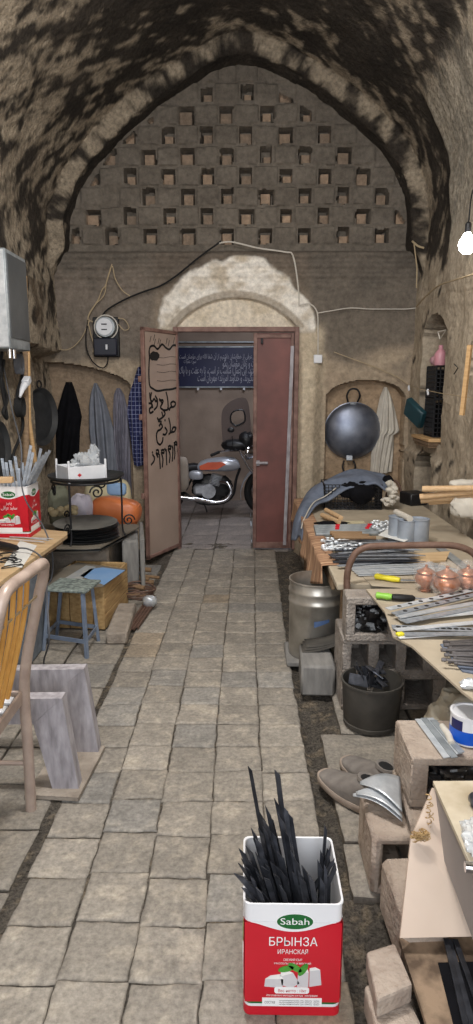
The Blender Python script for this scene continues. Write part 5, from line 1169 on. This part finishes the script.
# banner and motorbike in the room beyond
bnz0, bnz1 = at(181, 388, y=8.94).z, at(181, 346, y=8.94).z; bx0, bx1 = -1.15, .75
ban = thing('banner', (-.2, 8.94, bnz0), 'navy banner with white script on the far wall above the motorbike', 'banner')
m_bn = mat('banner_navy', (24, 30, 74), (18, 22, 56), rough=.4, scale=3, bump=0)
b = MB(); b.box(((bx0+bx1)/2, 8.945, (bnz0+bnz1)/2), (bx1-bx0, .02, bnz1-bnz0), .002); b.build('banner_panel', m_bn, ban)
for z in (bnz0+.012, bnz1-.012, bnz1+.05):
    b = MB(); b.box(((bx0+bx1)/2, 8.935, z), (bx1-bx0, .03, .018), .002); b.build('rail', m_galv, ban)
for px in (198, 221, 244):
    b = MB(); b.box(at(px, 389, y=8.92), (.03, .02, .03), .003); b.build('clip', m_white, ban)
for body, px, py, wpx, sz in (('ﺖﺳﺍ ﻥﺎﻨﻣﺆﻣ ﯼﺍﺮﺑ ﻪﻠﻟﺍ ﺎﻔﺷ ﻥﺁ ﺯﺍ ﻢﯿﺘﺷﺍﺩ ﻥﺎﺸﯾﺎﻄﺧ ﺯﺍ ﯽﻗﺮﻋ ﻥﻭﺪﺑ', 219, 358.5, 78, .085), ('ﺕﺍﺮﻤﻋ ﻩﺭﻮﺳ', 190, 363, 12, .07), ('ﻮﮕﺑ ﻥﺎﻨﻣﺆﻣ ﻥﺎﻧﺯ ﻭ ﺖﻔﻋ', 241, 366.5, 36, .13),
                              ('ﮎﺎﭘ ﺎﺑ ﻭ ﺖﻔﻋ ﻪﺑ ﺎﺗ ،ﺖﺳﺍ ﺮﺗ ﺐﺳﺎﻨﻣ (ﻞﻤﻋ) ﻦﯾﺍ ،ﺪﻨﺘﺴﻫ', 219, 373.5, 78, .13), ('ﺖﺳﺍ ﻥﺎﺑﺮﻬﻣ ﻩﺪﻧﺯﺮﻣﺁ ﺪﻧﻭﺍﺪﺧ ﻭ ،ﺪﻧﺮﯿﮕﻧ ﺭﺎﮐ', 228, 381, 60, .13)):
    p = at(px, py, y=8.933); text_on(body, sz, p, (1, 0, 0), (0, 0, 1), m_dimtext, ban, 'lettering', width=wpx*8.9/660)
bky = 7.75
def bk_(px, py, dy=0): return at(px, py, y=bky+dy)
mb_ = thing('motorbike', (-.45, bky, 0), 'silver and red motorbike parked in the room beyond the door', 'motorbike')
m_tank = mat('silver_tank', (184, 188, 198), (160, 164, 174), rough=.28, metal=.4, scale=4, bump=0)
m_redgraphic = mat('red_graphic', (190, 50, 46), (214, 110, 60), rough=.35, scale=3, bump=0)
m_seat = mat('seat_vinyl', (26, 26, 30), (20, 20, 24), rough=.5, scale=20, bump=.05)
m_screen = mat('brown_screen', (78, 62, 56), (64, 50, 45), rough=.6, scale=4, bump=0, spec=.6)
m_engine = mat('engine_alloy', (190, 192, 198), (120, 122, 128), rough=.4, metal=.35, scale=14, bump=.1)
WR = .30
fx, rx = bk_(269, 490).x, bk_(269, 490).x-1.30
for nm, x in (('front_wheel', fx), ('rear_wheel', rx)):
    b = MB(); b.tube([(x+(WR-.045)*math.cos(t*math.pi/20), bky, WR+.005+(WR-.045)*math.sin(t*math.pi/20)) for t in range(40)], .045, 10, closed=True); wh = b.build(nm, m_rubber, mb_)
    b = MB(); b.tube([(x+(WR-.09)*math.cos(t*math.pi/20), bky, WR+.005+(WR-.09)*math.sin(t*math.pi/20)) for t in range(40)], .012, 6, closed=True)
    for t in range(18):
        a = t*math.pi/9; b.tube([(x+.03*math.cos(a), bky+.02*(-1)**t, WR+.03*math.sin(a)), (x+(WR-.09)*math.cos(a), bky, WR+(WR-.09)*math.sin(a))], .0025, 4)
    b.build('rim', m_chrome, wh)
    b = MB(); b.lathe([(.0, -.06), (.05, -.06), (.06, -.03), (.06, .03), (.05, .06), (0, .06)], 20, (x, bky, WR), RX(math.pi/2)); b.build('hub', m_engine, wh)
# tank
tk = [(196, 470, 466), (201, 470, 461), (207, 471, 459), (216, 471, 457.5), (226, 471, 456.5), (234, 470.5, 457.5), (238, 469, 460), (240, 467, 464)]
b = MB(); rings = []
for px, yb, yt in tk:
    lo, hi = bk_(px, yb), bk_(px, yt); h = (hi.z-lo.z)/2; c = (lo+hi)/2; wd = .13*min(1, .45+h*6)
    rings.append([Vector((c.x, c.y+wd*math.copysign(abs(math.cos(a))**.7, math.cos(a)), c.z+h*math.copysign(abs(math.sin(a))**.7, math.sin(a)))) for a in [2*math.pi*k/20 for k in range(20)]])
b.loft(rings); tkp = b.build('fuel_tank', m_tank, mb_)
b = MB(); q = [(200, 470), (199.5, 466), (208, 462.5), (222, 462), (226, 464.5), (217, 469.5)]; p = [at(x, y, y=bky-.137) for x, y in q]; b.add(p+[v_+Vector((0, .02, 0)) for v_ in p], [list(range(6)), list(range(11, 5, -1))]+[[i, i+6, (i+1) % 6+6, (i+1) % 6] for i in range(6)]); b.build('red_graphic', m_redgraphic, tkp, smooth=0)
b = MB(); rings = []
for px, yb, yt, wd in ((160, 466, 458, .12), (172, 469, 461, .13), (186, 471, 464, .13), (194, 471, 463, .11), (199, 471, 464, .08)):
    lo, hi = bk_(px, yb), bk_(px, yt); h = (hi.z-lo.z)/2; c = (lo+hi)/2
    rings.append([Vector((c.x, c.y+wd*math.copysign(abs(math.cos(a))**.6, math.cos(a)), c.z+h*math.copysign(abs(math.sin(a))**.6, math.sin(a)))) for a in [2*math.pi*k/16 for k in range(16)]])
b.loft(rings); b.build('seat', m_seat, mb_)
b = MB(); b.blob(bk_(196, 475, -.09), (.085, .03, .055), 18, 10, .05, 2, 1, .6); b.build('side_cover', m_tank, mb_)
ec = bk_(209, 490); b = MB(); b.lathe([(0, -.15), (.045, -.15), (.075, -.135), (.085, -.11), (.085, .11), (0, .11)], 26, (ec.x, bky, ec.z), RX(math.pi/2)); b.box((ec.x-.08, bky, ec.z+.01), (.2, .2, .13), .03); b.build('crankcase', m_engine, mb_)
b = MB(); b.lathe([(0, -.163), (.05, -.168), (.07, -.155), (.07, -.14)], 22, (ec.x, bky, ec.z), RX(math.pi/2)); b.build('engine_cover', m_brightsteel, mb_)
b = MB(); b.blob(bk_(212, 487, .06), (.24, .07, .15), 26, 16, .25, 4, 3, .8); b.build('engine_mount', m_blackplastic, mb_)
cy = bk_(214, 478); b = MB()
for k in range(7): b.box((cy.x+.006*k, bky, ec.z+.075+.017*k), (.13, .17, .009), .003, RY(.25))
b.box((cy.x+.02, bky, ec.z+.13), (.09, .12, .12), .01, RY(.25)); b.build('cylinder', m_engine, mb_)
b = MB(); b.tube(spline([bk_(220, 482, -.07), bk_(228, 484, -.10), bk_(231, 492, -.11), bk_(225, 500, -.12), bk_(212, 502, -.13), bk_(196, 499, -.15), bk_(176, 497, -.16), bk_(160, 495, -.16)], 6), [.024]*30+[.030]*6+[.040]*7, 10); b.build('exhaust', m_chrome, mb_)
b = MB(); b.tube(spline([bk_(202, 500, -.1), bk_(205, 506, -.14), bk_(207, 512, -.18)], 4), .009, 6); b.build('kickstand', m_iron, mb_)
b = MB(); b.tube(spline([bk_(240, 468), bk_(236, 480), bk_(233, 495), bk_(222, 503), bk_(200, 503), bk_(182, 492), (rx, bky-.09, WR)], 5), .016, 8); b.tube([bk_(196, 471), bk_(186, 490)], .013, 8); b.tube([bk_(240, 466), bk_(196, 470)], .015, 8); b.build('bike_frame', m_blackplastic, mb_)
for s_ in (-.085, .085):
    b = MB(); b.tube([bk_(240, 450, s_), bk_(248, 466, s_), Vector((fx, bky+s_, WR))], [.016, .017, .022], 10); b.build('fork', m_chrome, mb_)
b = MB(); b.grid(lambda u_, v_: Vector((fx+(WR+.035)*math.cos(math.radians(40+150*u_)), bky+.075*(2*v_-1), WR+(WR+.035)*math.sin(math.radians(40+150*u_))-.03*(2*v_-1)**2)), 20, 7); o = b.build('front_fender', m_tank, mb_)
md = o.modifiers.new('thick', 'SOLIDIFY'); md.thickness = .004
b = MB(); b.tube(spline([bk_(212, 455, -.36), bk_(222, 451, -.30), bk_(233, 450, -.12), bk_(238, 449, 0), bk_(236, 449, .2), bk_(226, 450, .36)], 5), .011, 8); b.build('handlebar', m_chrome, mb_)
b = MB(); b.tube([bk_(211, 455.5, -.37), bk_(219, 452, -.32)], .017, 10); b.build('grip', m_rubber, mb_)
b = MB(); hc = bk_(247, 452, .0); b.lathe([(0, .10), (.06, .09), (.09, .03), (.095, 0), (.085, -.02), (0, -.03)], 22, hc, RY(math.pi/2)); b.build('headlight', m_chrome, mb_)
b = MB(); b.blob(bk_(236, 445, .05), (.16, .14, .07), 20, 12, .25, 3, 3, .8); b.blob(bk_(246, 440, .05), (.08, .14, .10), 18, 12, .25, 3, 4, .8); b.build('instrument_cluster', m_blackplastic, mb_)
for s_, px in ((-.25, 230),):
    b = MB(); b.tube([bk_(233, 448, s_), bk_(232, 436, s_)], .005, 6); b.blob(bk_(231, 430, s_), (.04, .015, .03), 14, 10, 0, 1, 1); b.build('mirror', m_blackplastic, mb_)
# tall brown screen with an opening
outer = [(223, 446), (221.5, 425), (222, 412), (226, 405), (234, 399.5), (242, 397.5), (247, 400), (249.5, 410), (251, 430), (252, 446)]
inner = [(231, 422), (230.5, 417), (233, 412), (239, 410), (243.5, 411), (245, 417), (244, 422), (236, 425.5)]
def ring_pts(q, n): p = spline([at(x, y, y=bky+.13) for x, y in q]+[at(*q[0], y=bky+.13)], 8); return [p[int(i*(len(p)-1)/n)] for i in range(n)]
ro, ri = ring_pts(outer, 48), ring_pts(inner, 48)
def near_roll(a, c):
    cen = sum(c, Vector())/len(c); ang_ = [math.atan2(p.z-cen.z, p.x-cen.x) for p in a]; out = []
    for g in ang_: out.append(min(c, key=lambda p: abs((math.atan2(p.z-cen.z, p.x-cen.x)-g+math.pi) % (2*math.pi)-math.pi)))
    return out
ri2 = near_roll(ro, ri); th_ = Vector((0, .008, 0)); b = MB(); n = 48
b.add(ro+ri2+[p+th_ for p in ro]+[p+th_ for p in ri2], [[i, (i+1) % n, n+(i+1) % n, n+i] for i in range(n)]+[[2*n+i, 3*n+i, 3*n+(i+1) % n, 2*n+(i+1) % n] for i in range(n)]+[[i, 2*n+i, 2*n+(i+1) % n, (i+1) % n] for i in range(n)]+[[n+i, n+(i+1) % n, 3*n+(i+1) % n, 3*n+i] for i in range(n)])
sc_ = b.build('windscreen', m_screen, mb_, smooth=0)
b = MB(); b.tube(ri, .010, 6, closed=True); b.build('opening_rim', m_blackplastic, sc_)
b = MB(); b.blob(bk_(181.5, 474, -.17), (.085, .06, .20), 22, 16, .1, 2.5, 3, .6); b.build('saddle_bag', mat('saddle_bag', (164, 154, 144), (140, 130, 120), rough=.8, scale=6), mb_)

# ------------------------------------------------------------------ hung on the back wall
def pz(px, py, y): q = at(px, py, y=y); return q
def rows(lst, y): return [(at(a, py, y=y).z, at(a, py, y=y).x, at(c, py, y=y).x) for py, a, c in lst]
gy = 6.30
def hang(name, lst, y, depth, folds, amp, m_, lab, cat, seed):
    b = garment(rows(lst, y), y, depth, folds, amp, seed); return solo(b, name, m_, lab, cat, smooth=70)
hang('black_jacket', [(382, 66, 72), (390, 63, 75), (404, 59, 79), (416, 56, 82), (430, 56, 80), (466, 56, 79)], gy+.02, .05, 3, .018, m_blackcloth, 'black jacket hanging in the left wall niche', 'jacket', 1)
hang('grey_smock', [(383, 95, 97), (392, 91, 102), (405, 89, 107), (430, 89, 114), (455, 92, 119), (480, 96, 122), (500, 100, 124)], gy, .06, 4, .030, m_greycloth, 'grey smock hanging right of the black jacket', 'smock', 2)
hang('grey_robe', [(388, 117, 120), (394, 114, 124), (410, 113, 128), (440, 114, 130), (470, 117, 131), (495, 120, 132)], gy-.03, .06, 6, .024, m_greycloth2, 'purplish grey pleated robe hanging beside the navy shirt', 'robe', 3)
m_, nt, bs, N, L = nodes('navy_check'); tc = N('ShaderNodeTexCoord')
br = N('ShaderNodeTexBrick'); br.inputs['Color1'].default_value = (*s2l((34, 40, 84)), 1); br.inputs['Color2'].default_value = (*s2l((40, 46, 92)), 1); br.inputs['Mortar'].default_value = (*s2l((150, 156, 190)), 1)
br.offset = 0; br.inputs['Scale'].default_value = 1; br.inputs['Mortar Size'].default_value = .0022; br.inputs['Brick Width'].default_value = .035; br.inputs['Row Height'].default_value = .04
mp = N('ShaderNodeMapping'); mp.inputs['Rotation'].default_value = (math.pi/2, .2, 0); L(tc.outputs['Object'], mp.inputs[0]); L(mp.outputs[0], br.inputs['Vector']); L(br.outputs[0], bs.inputs['Base Color']); bs.inputs['Roughness'].default_value = .9
hang('navy_shirt', [(367, 138, 142), (380, 134, 143), (395, 129, 144), (412, 127, 144), (440, 131, 146), (465, 134, 146)], 6.17, .05, 3, .012, m_, 'navy checked shirt hanging behind the open door leaf', 'shirt', 4)
hang('white_coat', [(387, 384, 386.5), (396, 380, 391), (410, 377, 395), (432, 374, 400), (434, 374, 394), (455, 371, 393), (472, 370, 392)], gy, .05, 5, .016, m_offwhite, 'off-white work coat hanging beside the big wok', 'coat', 5)
# big wok
wp = at(353, 431, y=6.24); wk = thing('wok', (wp.x, 6.30, wp.z-.27), 'big blue-black steel wok hanging in the right wall niche', 'wok')
Rw = RX(math.pi/2+.06); b = MB(); RW = .262
pr = [(RW*math.sin(a), .105*math.cos(a)/1.0) for a in [math.radians(90*k/14) for k in range(15)]]
b.lathe([(max(r, .0005), z) for r, z in pr]+[(RW+.006, -.002), (RW+.006, -.006), (RW-.004, -.006)]+[(max(r-.006, .0004), z-.008) for r, z in pr[::-1][1:]], 48, wp+Vector((0, .035, 0)), Rw); b.build('bowl', m_wok, wk)
for s_, py0 in ((1, 392), (-1, 471)):
    c = at(353 if s_ > 0 else 349, py0+(10 if s_ > 0 else -10), y=6.25); b = MB()
    b.tube(spline([c+Vector((-.045, .02, 0)), c+Vector((-.06, -.015, s_*.06)), c+Vector((-.03, -.02, s_*.115)), c+Vector((.03, -.02, s_*.115)), c+Vector((.06, -.015, s_*.06)), c+Vector((.045, .02, 0))], 5), .009, 8); b.build('loop_handle', m_iron, wk)
    b = MB(); b.box(c+Vector((0, -.01, -s_*.03)), (.06, .02, .05), .004, RX(.3*s_)); b.build('handle_plate', m_steel, wk)
# electric meter
mt = thing('electric_meter', at(105.5, 357, y=6.16), 'round electric meter on a black board on the back wall', 'meter')
p0, p1 = at(94, 357, y=6.15), at(118.5, 317, y=6.15); b = MB(); b.box(((p0.x+p1.x)/2, 6.165, (p0.z+p1.z)/2), (p1.x-p0.x, .04, p1.z-p0.z), .006); b.build('backboard', m_blackplastic, mt)
q0, q1 = at(94.5, 356, y=6.13), at(117.5, 338, y=6.13); b = MB(); b.box(((q0.x+q1.x)/2, 6.12, (q0.z+q1.z)/2), (q1.x-q0.x, .06, q1.z-q0.z), .012); b.build('terminal_cover', mat('cover_black', (44, 46, 58), (34, 36, 46), rough=.4, scale=10, bump=.03), mt)
c = at(105.5, 327, y=6.10); b = MB(); b.lathe([(0, -.075), (.070, -.070), (.086, -.05), (.088, .04), (0, .04)], 30, c+Vector((0, .03, 0)), RX(-math.pi/2)); 
b = MB(); b.lathe([(.088, 0), (.092, .03), (.086, .075), (.0, .078)], 30, c+Vector((0, .05, 0)), RX(math.pi/2)); b.build('meter_case', m_galv, mt)
b = MB(); b.lathe([(.074, .0785), (.072, .083), (0, .083)], 28, c+Vector((-.004, .05, 0)), RX(math.pi/2)); dp = b.build('dial_face', m_white, mt)
for z in (.022, -.024): b = MB(); b.box(c+Vector((-.006, -.0345, z)), (.05, .003, .010), .001); b.build('register', m_textdark, dp)
b = MB(); b.box(at(106.5, 347, y=6.083), (.018, .008, .045), .002); b.build('switch', m_white, mt)
b = MB(); b.tube([c+Vector((.105*math.cos(t*.33), .02, .105*math.sin(t*.33))) for t in range(19)], .006, 6, closed=True); b.build('cable_ring', m_wirewhite, mt)
# wires
YW = 6.15
def wire(lab, pts, r, m_, n=6, name='cable', y=YW, cat='cable'):
    b = MB(); b.tube(spline([at(a, c_, y=y) for a, c_ in pts], n), r, 6); return solo(b, name, m_, lab, cat)
wire('black cable rising from the meter to the door arch top', [(99, 325), (105, 312), (120, 302), (140, 293), (160, 286), (176, 276), (192, 263), (206, 252), (216, 245), (221, 241)], .008, m_rubber)
wire('white twin cable running right from the arch top to the socket wires', [(219, 243), (232, 242), (258, 248), (285, 252), (293, 256), (298, 285), (299, 305)], .007, m_wirewhite)
wire('white cable dropping to the white socket box', [(300, 305), (310, 304), (317, 312), (318, 330), (318, 354)], .006, m_wirewhite)
wire('thin white cable running along the right half of the back wall', [(318, 313), (330, 311), (350, 308), (370, 309), (390, 309), (405, 309), (416, 308)], .0045, m_wirewhite)
wire('loop of beige twisted cord above the electric meter', [(93, 322), (88, 318), (95, 305), (104, 295), (107, 280), (112, 266), (115, 278), (122, 290), (130, 296)], .005, m_wirebeige)
wire('second strand of beige cord hanging left of the meter', [(112, 264), (106, 284), (102, 290), (98, 300), (90, 312), (88, 320), (91, 335), (94, 345), (93, 352)], .005, m_wirebeige)
wire('black cable looping below the electric meter', [(88, 320), (86, 335), (87, 350), (93, 362), (102, 368), (107, 364), (108, 357)], .006, m_rubber)
wire('short beige loop right of the electric meter', [(118, 318), (125, 320), (129, 328), (124, 330), (118, 324)], .0045, m_wirebeige)
wire('slack beige string running from the meter to the left wall', [(90, 320), (80, 340), (66, 350), (48, 345), (36, 352)], .004, m_wirebeige)
wire('thin string sagging across the top of the right niche', [(334, 352), (350, 358), (372, 366), (395, 376), (408, 384)], .004, m_wirebeige)
b = MB(); b.box(at(317.8, 359, y=6.14), (.078, .05, .075), .006); sb = solo(b, 'socket_box', m_white, 'small white socket box right of the door', 'socket box')
b = MB(); b.tube([at(414, 243, y=6.02), at(417, 268, y=6.02), at(416.5, 288, y=6.02)], .006, 6); b.tube(spline([at(412, 241, y=6.0), at(418, 246, y=6.0), at(424, 248, y=6.0)], 4), .009, 6); solo(b, 'cord_tie', m_wirebeige, 'knotted cord hanging at the right end of the brick pattern', 'cord')
# ------------------------------------------------------------------ left wall things
cabx = -1.44
cab = thing('wall_cabinet', (-1.55, 4.23, 1.75), 'grey sheet metal cabinet fixed on the left wall', 'cabinet')
z0, z1 = at(8, 348, x=cabx).z, at(9, 250, x=cabx).z
ya, yb = at(8, 300, x=cabx).y, at(27.5, 300, x=cabx).y
b = MB(); b.box((-1.55, (ya+yb)/2, (z0+z1)/2), (.22, yb-ya, z1-z0), .006); b.build('cabinet_body', m_galv, cab)
b = MB(); b.box((cabx+.003, (ya+yb)/2, (z0+z1)/2+.02), (.006, yb-ya-.02, z1-z0-.09), .002); b.build('front_panel', mat('dull_panel', (112, 116, 120), (92, 96, 100), rough=.4, metal=.5, scale=5), cab)
b = MB(); b.box((-1.55, ya-.003, (z0+z1)/2), (.20, .006, z1-z0-.02), .002); b.build('bright_side', m_brightsteel, cab)
for k in range(2): b = MB(); b.tube([(-1.47, ya+.06+.07*k, z0+.01), (-1.47, ya+.06+.07*k, z0-.055)], .018, 10); b.build('pipe_stub', m_chrome, cab)
def lwp(px, py, x=-1.615): return at(px, py, x=x)
b = MB(); b.tube([lwp(25, 276), lwp(28, 352), lwp(29, 420), lwp(35, 462)], [.014, .015, .016, .017], 8); solo(b, 'wooden_pole', m_wood, 'long pale pole standing behind the metal cabinet, right of two', 'pole')
b = MB(); b.tube([lwp(25, 352, -1.6), lwp(26, 420, -1.6), lwp(26, 470, -1.6)], [.019, .022, .024], 9); solo(b, 'wooden_pole', m_oldwood, 'thicker brown pole below the metal cabinet, left of two', 'pole')
pc_ = lwp(41, 417, -1.70); op = thing('hanging_pan', (pc_.x, pc_.y, pc_.z-.23), 'flat black round pan hanging on the left wall near the corner', 'pan')
Rp = Matrix.Rotation(math.radians(-16), 3, 'Z') @ RY(math.pi/2); b = MB(); b.lathe([(0, -.02), (.20, -.02), (.236, .012), (.24, .012), (.205, -.028), (0, -.028)], 44, pc_, Rp); b.build('pan_body', m_pan, op)
b = MB(); c = pc_+Vector((.0, .0, .235)); b.tube([c+Rp @ Vector((.03*math.cos(t*.5)-.03, .03*math.sin(t*.5), 0)) for t in range(13)], .007, 6, closed=True); b.build('ring', m_iron, op)
for nm, pts, lab in (('cable', [(2, 352), (0, 368), (3, 385), (7, 400), (3, 412), (7, 418), (4, 400), (1, 380), (4, 360)], 'black cable bundle hanging at the photo edge below the cabinet'), ('cable', [(21, 352), (23, 372), (18, 390), (17, 402), (21, 412), (23, 425), (19, 440), (14, 452), (10, 470)], 'black cable hanging from the cabinet with a white plug on it')):
    b = MB(); b.tube(spline([lwp(a, c_, -1.58) for a, c_ in pts], 6), .011, 7); solo(b, nm, m_rubber, lab, 'cable')
for px, py, rx_, rz_, m_, lab in ((19, 364, .035, .065, m_wiregrey, 'upper grey coil of cable hanging beside the wooden poles'), (20, 407, .05, .065, m_rubber, 'lower black coil of cable hanging beside the wooden poles')):
    b = MB(); c = lwp(px, py, -1.565)
    for k in range(5): b.tube([c+Vector((.012*(k-2)*.6, rx_*math.cos(t*.45)+.008*(k-2), rz_*math.sin(t*.45))) for t in range(14)], .007, 6, closed=True)
    solo(b, 'cable_coil', m_, lab, 'cable')
pg = thing('plug', lwp(22, 396, -1.54), 'white plug dangling on a cable over the poles', 'plug'); b = MB(); b.tube([lwp(20, 397, -1.54), lwp(22, 390, -1.54), lwp(24.5, 385, -1.54)], [.008, .018, .026], 10); b.build('plug_body', m_white, pg)
b = MB(); b.box(lwp(26.5, 381, -1.54), (.05, .07, .045), .005, RX(.5)); b.build('plug_head', m_white, pg)
b = MB(); c = lwp(0, 452, -1.60); b.lathe([(0, -.02), (.17, -.02), (.20, .01), (.204, .01), (.175, -.028), (0, -.028)], 36, c+Vector((0, -.02, 0)), RY(math.pi/2)); solo(b, 'round_pan', m_pan, 'black round pan leaning on the wall behind the bench tin', 'pan')
# ------------------------------------------------------------------ right wall things
bl = thing('light_bulb', (1.345, 4.28, 2.39), 'bright round light bulb hanging from the right wall', 'light bulb')
b = MB(); b.lathe([(0, -.055), (.025, -.050), (.045, -.030), (.052, 0), (.045, .028), (.028, .05), (.018, .068)], 24, (1.345, 4.28, 2.39)); b.build('bulb_glass', emit('lit_bulb', (1, .98, .94), 38), bl)
b = MB(); b.lathe([(.017, .066), (.019, .07), (.019, .12), (.010, .13), (0, .13)], 16, (1.345, 4.28, 2.39)); b.build('bulb_socket', m_blackplastic, bl)
b = MB(); b.tube(spline([(1.345, 4.28, 2.51), (1.36, 4.28, 2.7), (1.45, 4.3, 2.85), (1.6, 4.3, 2.9)], 6), .005, 6); b.build('bulb_cord', m_rubber, bl)
b = MB(); b.tube(spline([at(416, 307, y=6.05), at(424, 298, x=1.45), at(438, 286, x=1.44), at(455, 280, x=1.42), at(474, 274, x=1.42)], 6), .0055, 6); solo(b, 'cable', m_wirebeige, 'beige cable climbing along the right wall towards the bulb', 'cable')
# crates in the tall niche
nx0 = 1.60
for k, (z, hh, ry_, lab) in enumerate(((1.135, .30, .0, 'lower black lattice crate standing in the tall right niche'), (1.44, .26, .12, 'upper black crate stacked in the tall right niche'))):
    t = thing('plastic_crate', (nx0, 5.52, z), lab, 'crate')
    for nm, (ox, oy), wd, ax in (('lattice_side', (-.085, 0), .27, 'x'), ('lattice_side', (.10, 0), .27, 'x'), ('lattice_end', (0, -.135), .18, 'y'), ('lattice_end', (0, .135), .18, 'y')):
        b = MB(); lattice(b, (nx0+ox, 5.52+oy, z+hh/2), (wd, hh), (10 if ax == 'x' else 5, 8), .008, ax); b.build(nm, m_blackplastic, t)
    b = MB(); b.box((nx0, 5.52, z+.008), (.18, .27, .012), .002); b.box((nx0+.02, 5.52, z+hh*.5), (.10, .22, hh*.8), .01); b.build('crate_core', m_blackcloth, t)
b = MB(); b.box((nx0-.03, 5.52, 1.118), (.26, .56, .026), .004); solo(b, 'niche_board', m_wood, 'pale plank shelf under the niche crates', 'board')
b = MB(); b.box((nx0-.03, 5.53, 1.088), (.24, .5, .026), .004); b.box((nx0-.03, 5.54, 1.062), (.22, .46, .02), .004); solo(b, 'niche_board', m_oldwood, 'weathered boards below the pale niche plank', 'board')
tl = MB(); c = at(415, 413, x=1.44); tl.box(c, (.06, .24, .17), .012, RX(.6) @ RZ(.4)); solo(tl, 'teal_box', mat('teal_plastic', (34, 70, 78), (24, 54, 62), rough=.45, scale=8), 'dark teal plastic box leaning out of the tall niche', 'box')
pk = thing('pink_bottle', (nx0-.02, 5.55, 1.705), 'pink bottle standing on top of the niche crates', 'bottle')
b = MB(); b.lathe([(0, 0), (.045, 0), (.05, .01), (.048, .09), (.03, .12), (.018, .13), (.018, .16), (0, .16)], 20, (nx0-.03, 5.50, 1.705)); b.build('bottle_body', mat('pink_plastic', (206, 150, 160), (186, 126, 138), rough=.4, scale=12), pk)
b = MB(); b.blob((nx0-.03, 5.62, 1.75), (.05, .05, .045), 16, 10, .2, 3, 2); solo(b, 'pink_cloth', mat('pink_rag', (196, 156, 162), (170, 128, 138), rough=.9, scale=12), 'small pink rag beside the pink bottle', 'rag')
for (px, py), lab in (((409, 388), 'white peg clipped on the string left of the niche'), ((428, 392), 'white peg hanging before the black niche crates')):
    b = MB(); p = at(px, py, x=1.42); b.box(p, (.012, .05, .012), .003, RX(1.2)); b.box(p+Vector((0, .012, -.005)), (.012, .05, .012), .003, RX(.9)); solo(b, 'clothes_peg', m_white, lab, 'peg')
b = MB(); b.tube(spline([at(408, 384, y=6.1), at(416, 388, x=1.42), at(430, 391, x=1.42), at(445, 394, x=1.42), at(474, 398, x=1.42)], 5), .003, 5); solo(b, 'string', m_wirebeige, 'thin string stretched across the right wall with pegs', 'string')
b = MB(); b.tube(spline([at(470, 345, x=1.40), at(462, 415, x=1.40)], 2), .018, 4); solo(b, 'wooden_batten', m_wood, 'pale wooden batten hanging by the small right wall niche', 'batten')
b = MB(); b.tube([at(438, 332, x=1.44), at(446, 330, x=1.44), at(440, 339, x=1.44), at(438, 332, x=1.44)], .005, 5); solo(b, 'wire_hook', m_wirewhite, 'white wire triangle hook near the top of the niche', 'hook')
b = MB(); b.tube([at(454, 364, x=1.445), at(458, 368, x=1.445), at(454, 374, x=1.445)], .004, 5); solo(b, 'wire_hook', m_iron, 'dark angled wire hook on the right wall', 'hook')
# handles stuck out from a white bag
for k, (a, e) in enumerate((((422.5, 489), (480, 488)), ((420, 497), (480, 491)), ((421, 500.5), (480, 496)), ((429, 502), (480, 499)))):
    b = MB(); b.tube([at(*a, y=4.15+.03*k), at(*e, y=4.02+.03*k)], [.020, .018], 12); solo(b, 'wooden_rod', m_woodx, 'long pale wooden rod in the bundle at the right wall', 'rod', 'pale handle bundle at the right wall')
hb = thing('tied_bag', (1.38, 4.1, .70), 'white plastic bag tied round the pale handles at right wall', 'bag')
b = MB(); b.blob(at(466, 508, y=4.08), (.10, .05, .065), 22, 16, .3, 3, 5, .8); b.blob(at(464, 484, y=4.16), (.09, .05, .03), 22, 12, .25, 3, 4, .8); b.build('bag_film', m_plasticbag if False else m_offwhite, hb, smooth=30)

# ------------------------------------------------------------------ small sets: say which one is meant
bpy.context.view_layer.update()
def extent(o):
    ps = [c.matrix_world @ Vector(q) for c in [o]+list(o.children_recursive) if c.type == 'MESH' for q in c.bound_box]
    return sum(ps, Vector())/len(ps)
ORD = ['second', 'third', 'fourth', 'fifth', 'sixth', 'seventh', 'eighth', 'ninth']
sets = {}
for o in C.objects:
    if o.parent is None and o.get('group') and 'label' in o: sets.setdefault(o['label'], []).append(o)
for lab, os_ in sets.items():
    n = len(os_)
    if not 2 <= n <= 9: continue
    cs = {o.name: extent(o) for o in os_}
    sp = [max(c[k] for c in cs.values())-min(c[k] for c in cs.values()) for k in range(3)]
    if 'stack' in lab: ax, a_, z_ = 2, 'lowest', 'highest'
    elif sp[0] >= sp[1]: ax, a_, z_ = 0, 'leftmost', 'rightmost'
    else: ax, a_, z_ = 1, 'nearest', 'farthest'
    os_.sort(key=lambda o: cs[o.name][ax])
    for i, o in enumerate(os_):
        w_ = a_ if i == 0 else (z_ if i == n-1 else ORD[i-1]+{'leftmost': ' from left', 'nearest': ' nearest', 'lowest': ' from below'}[a_])
        o['label'] = lab+', '+w_
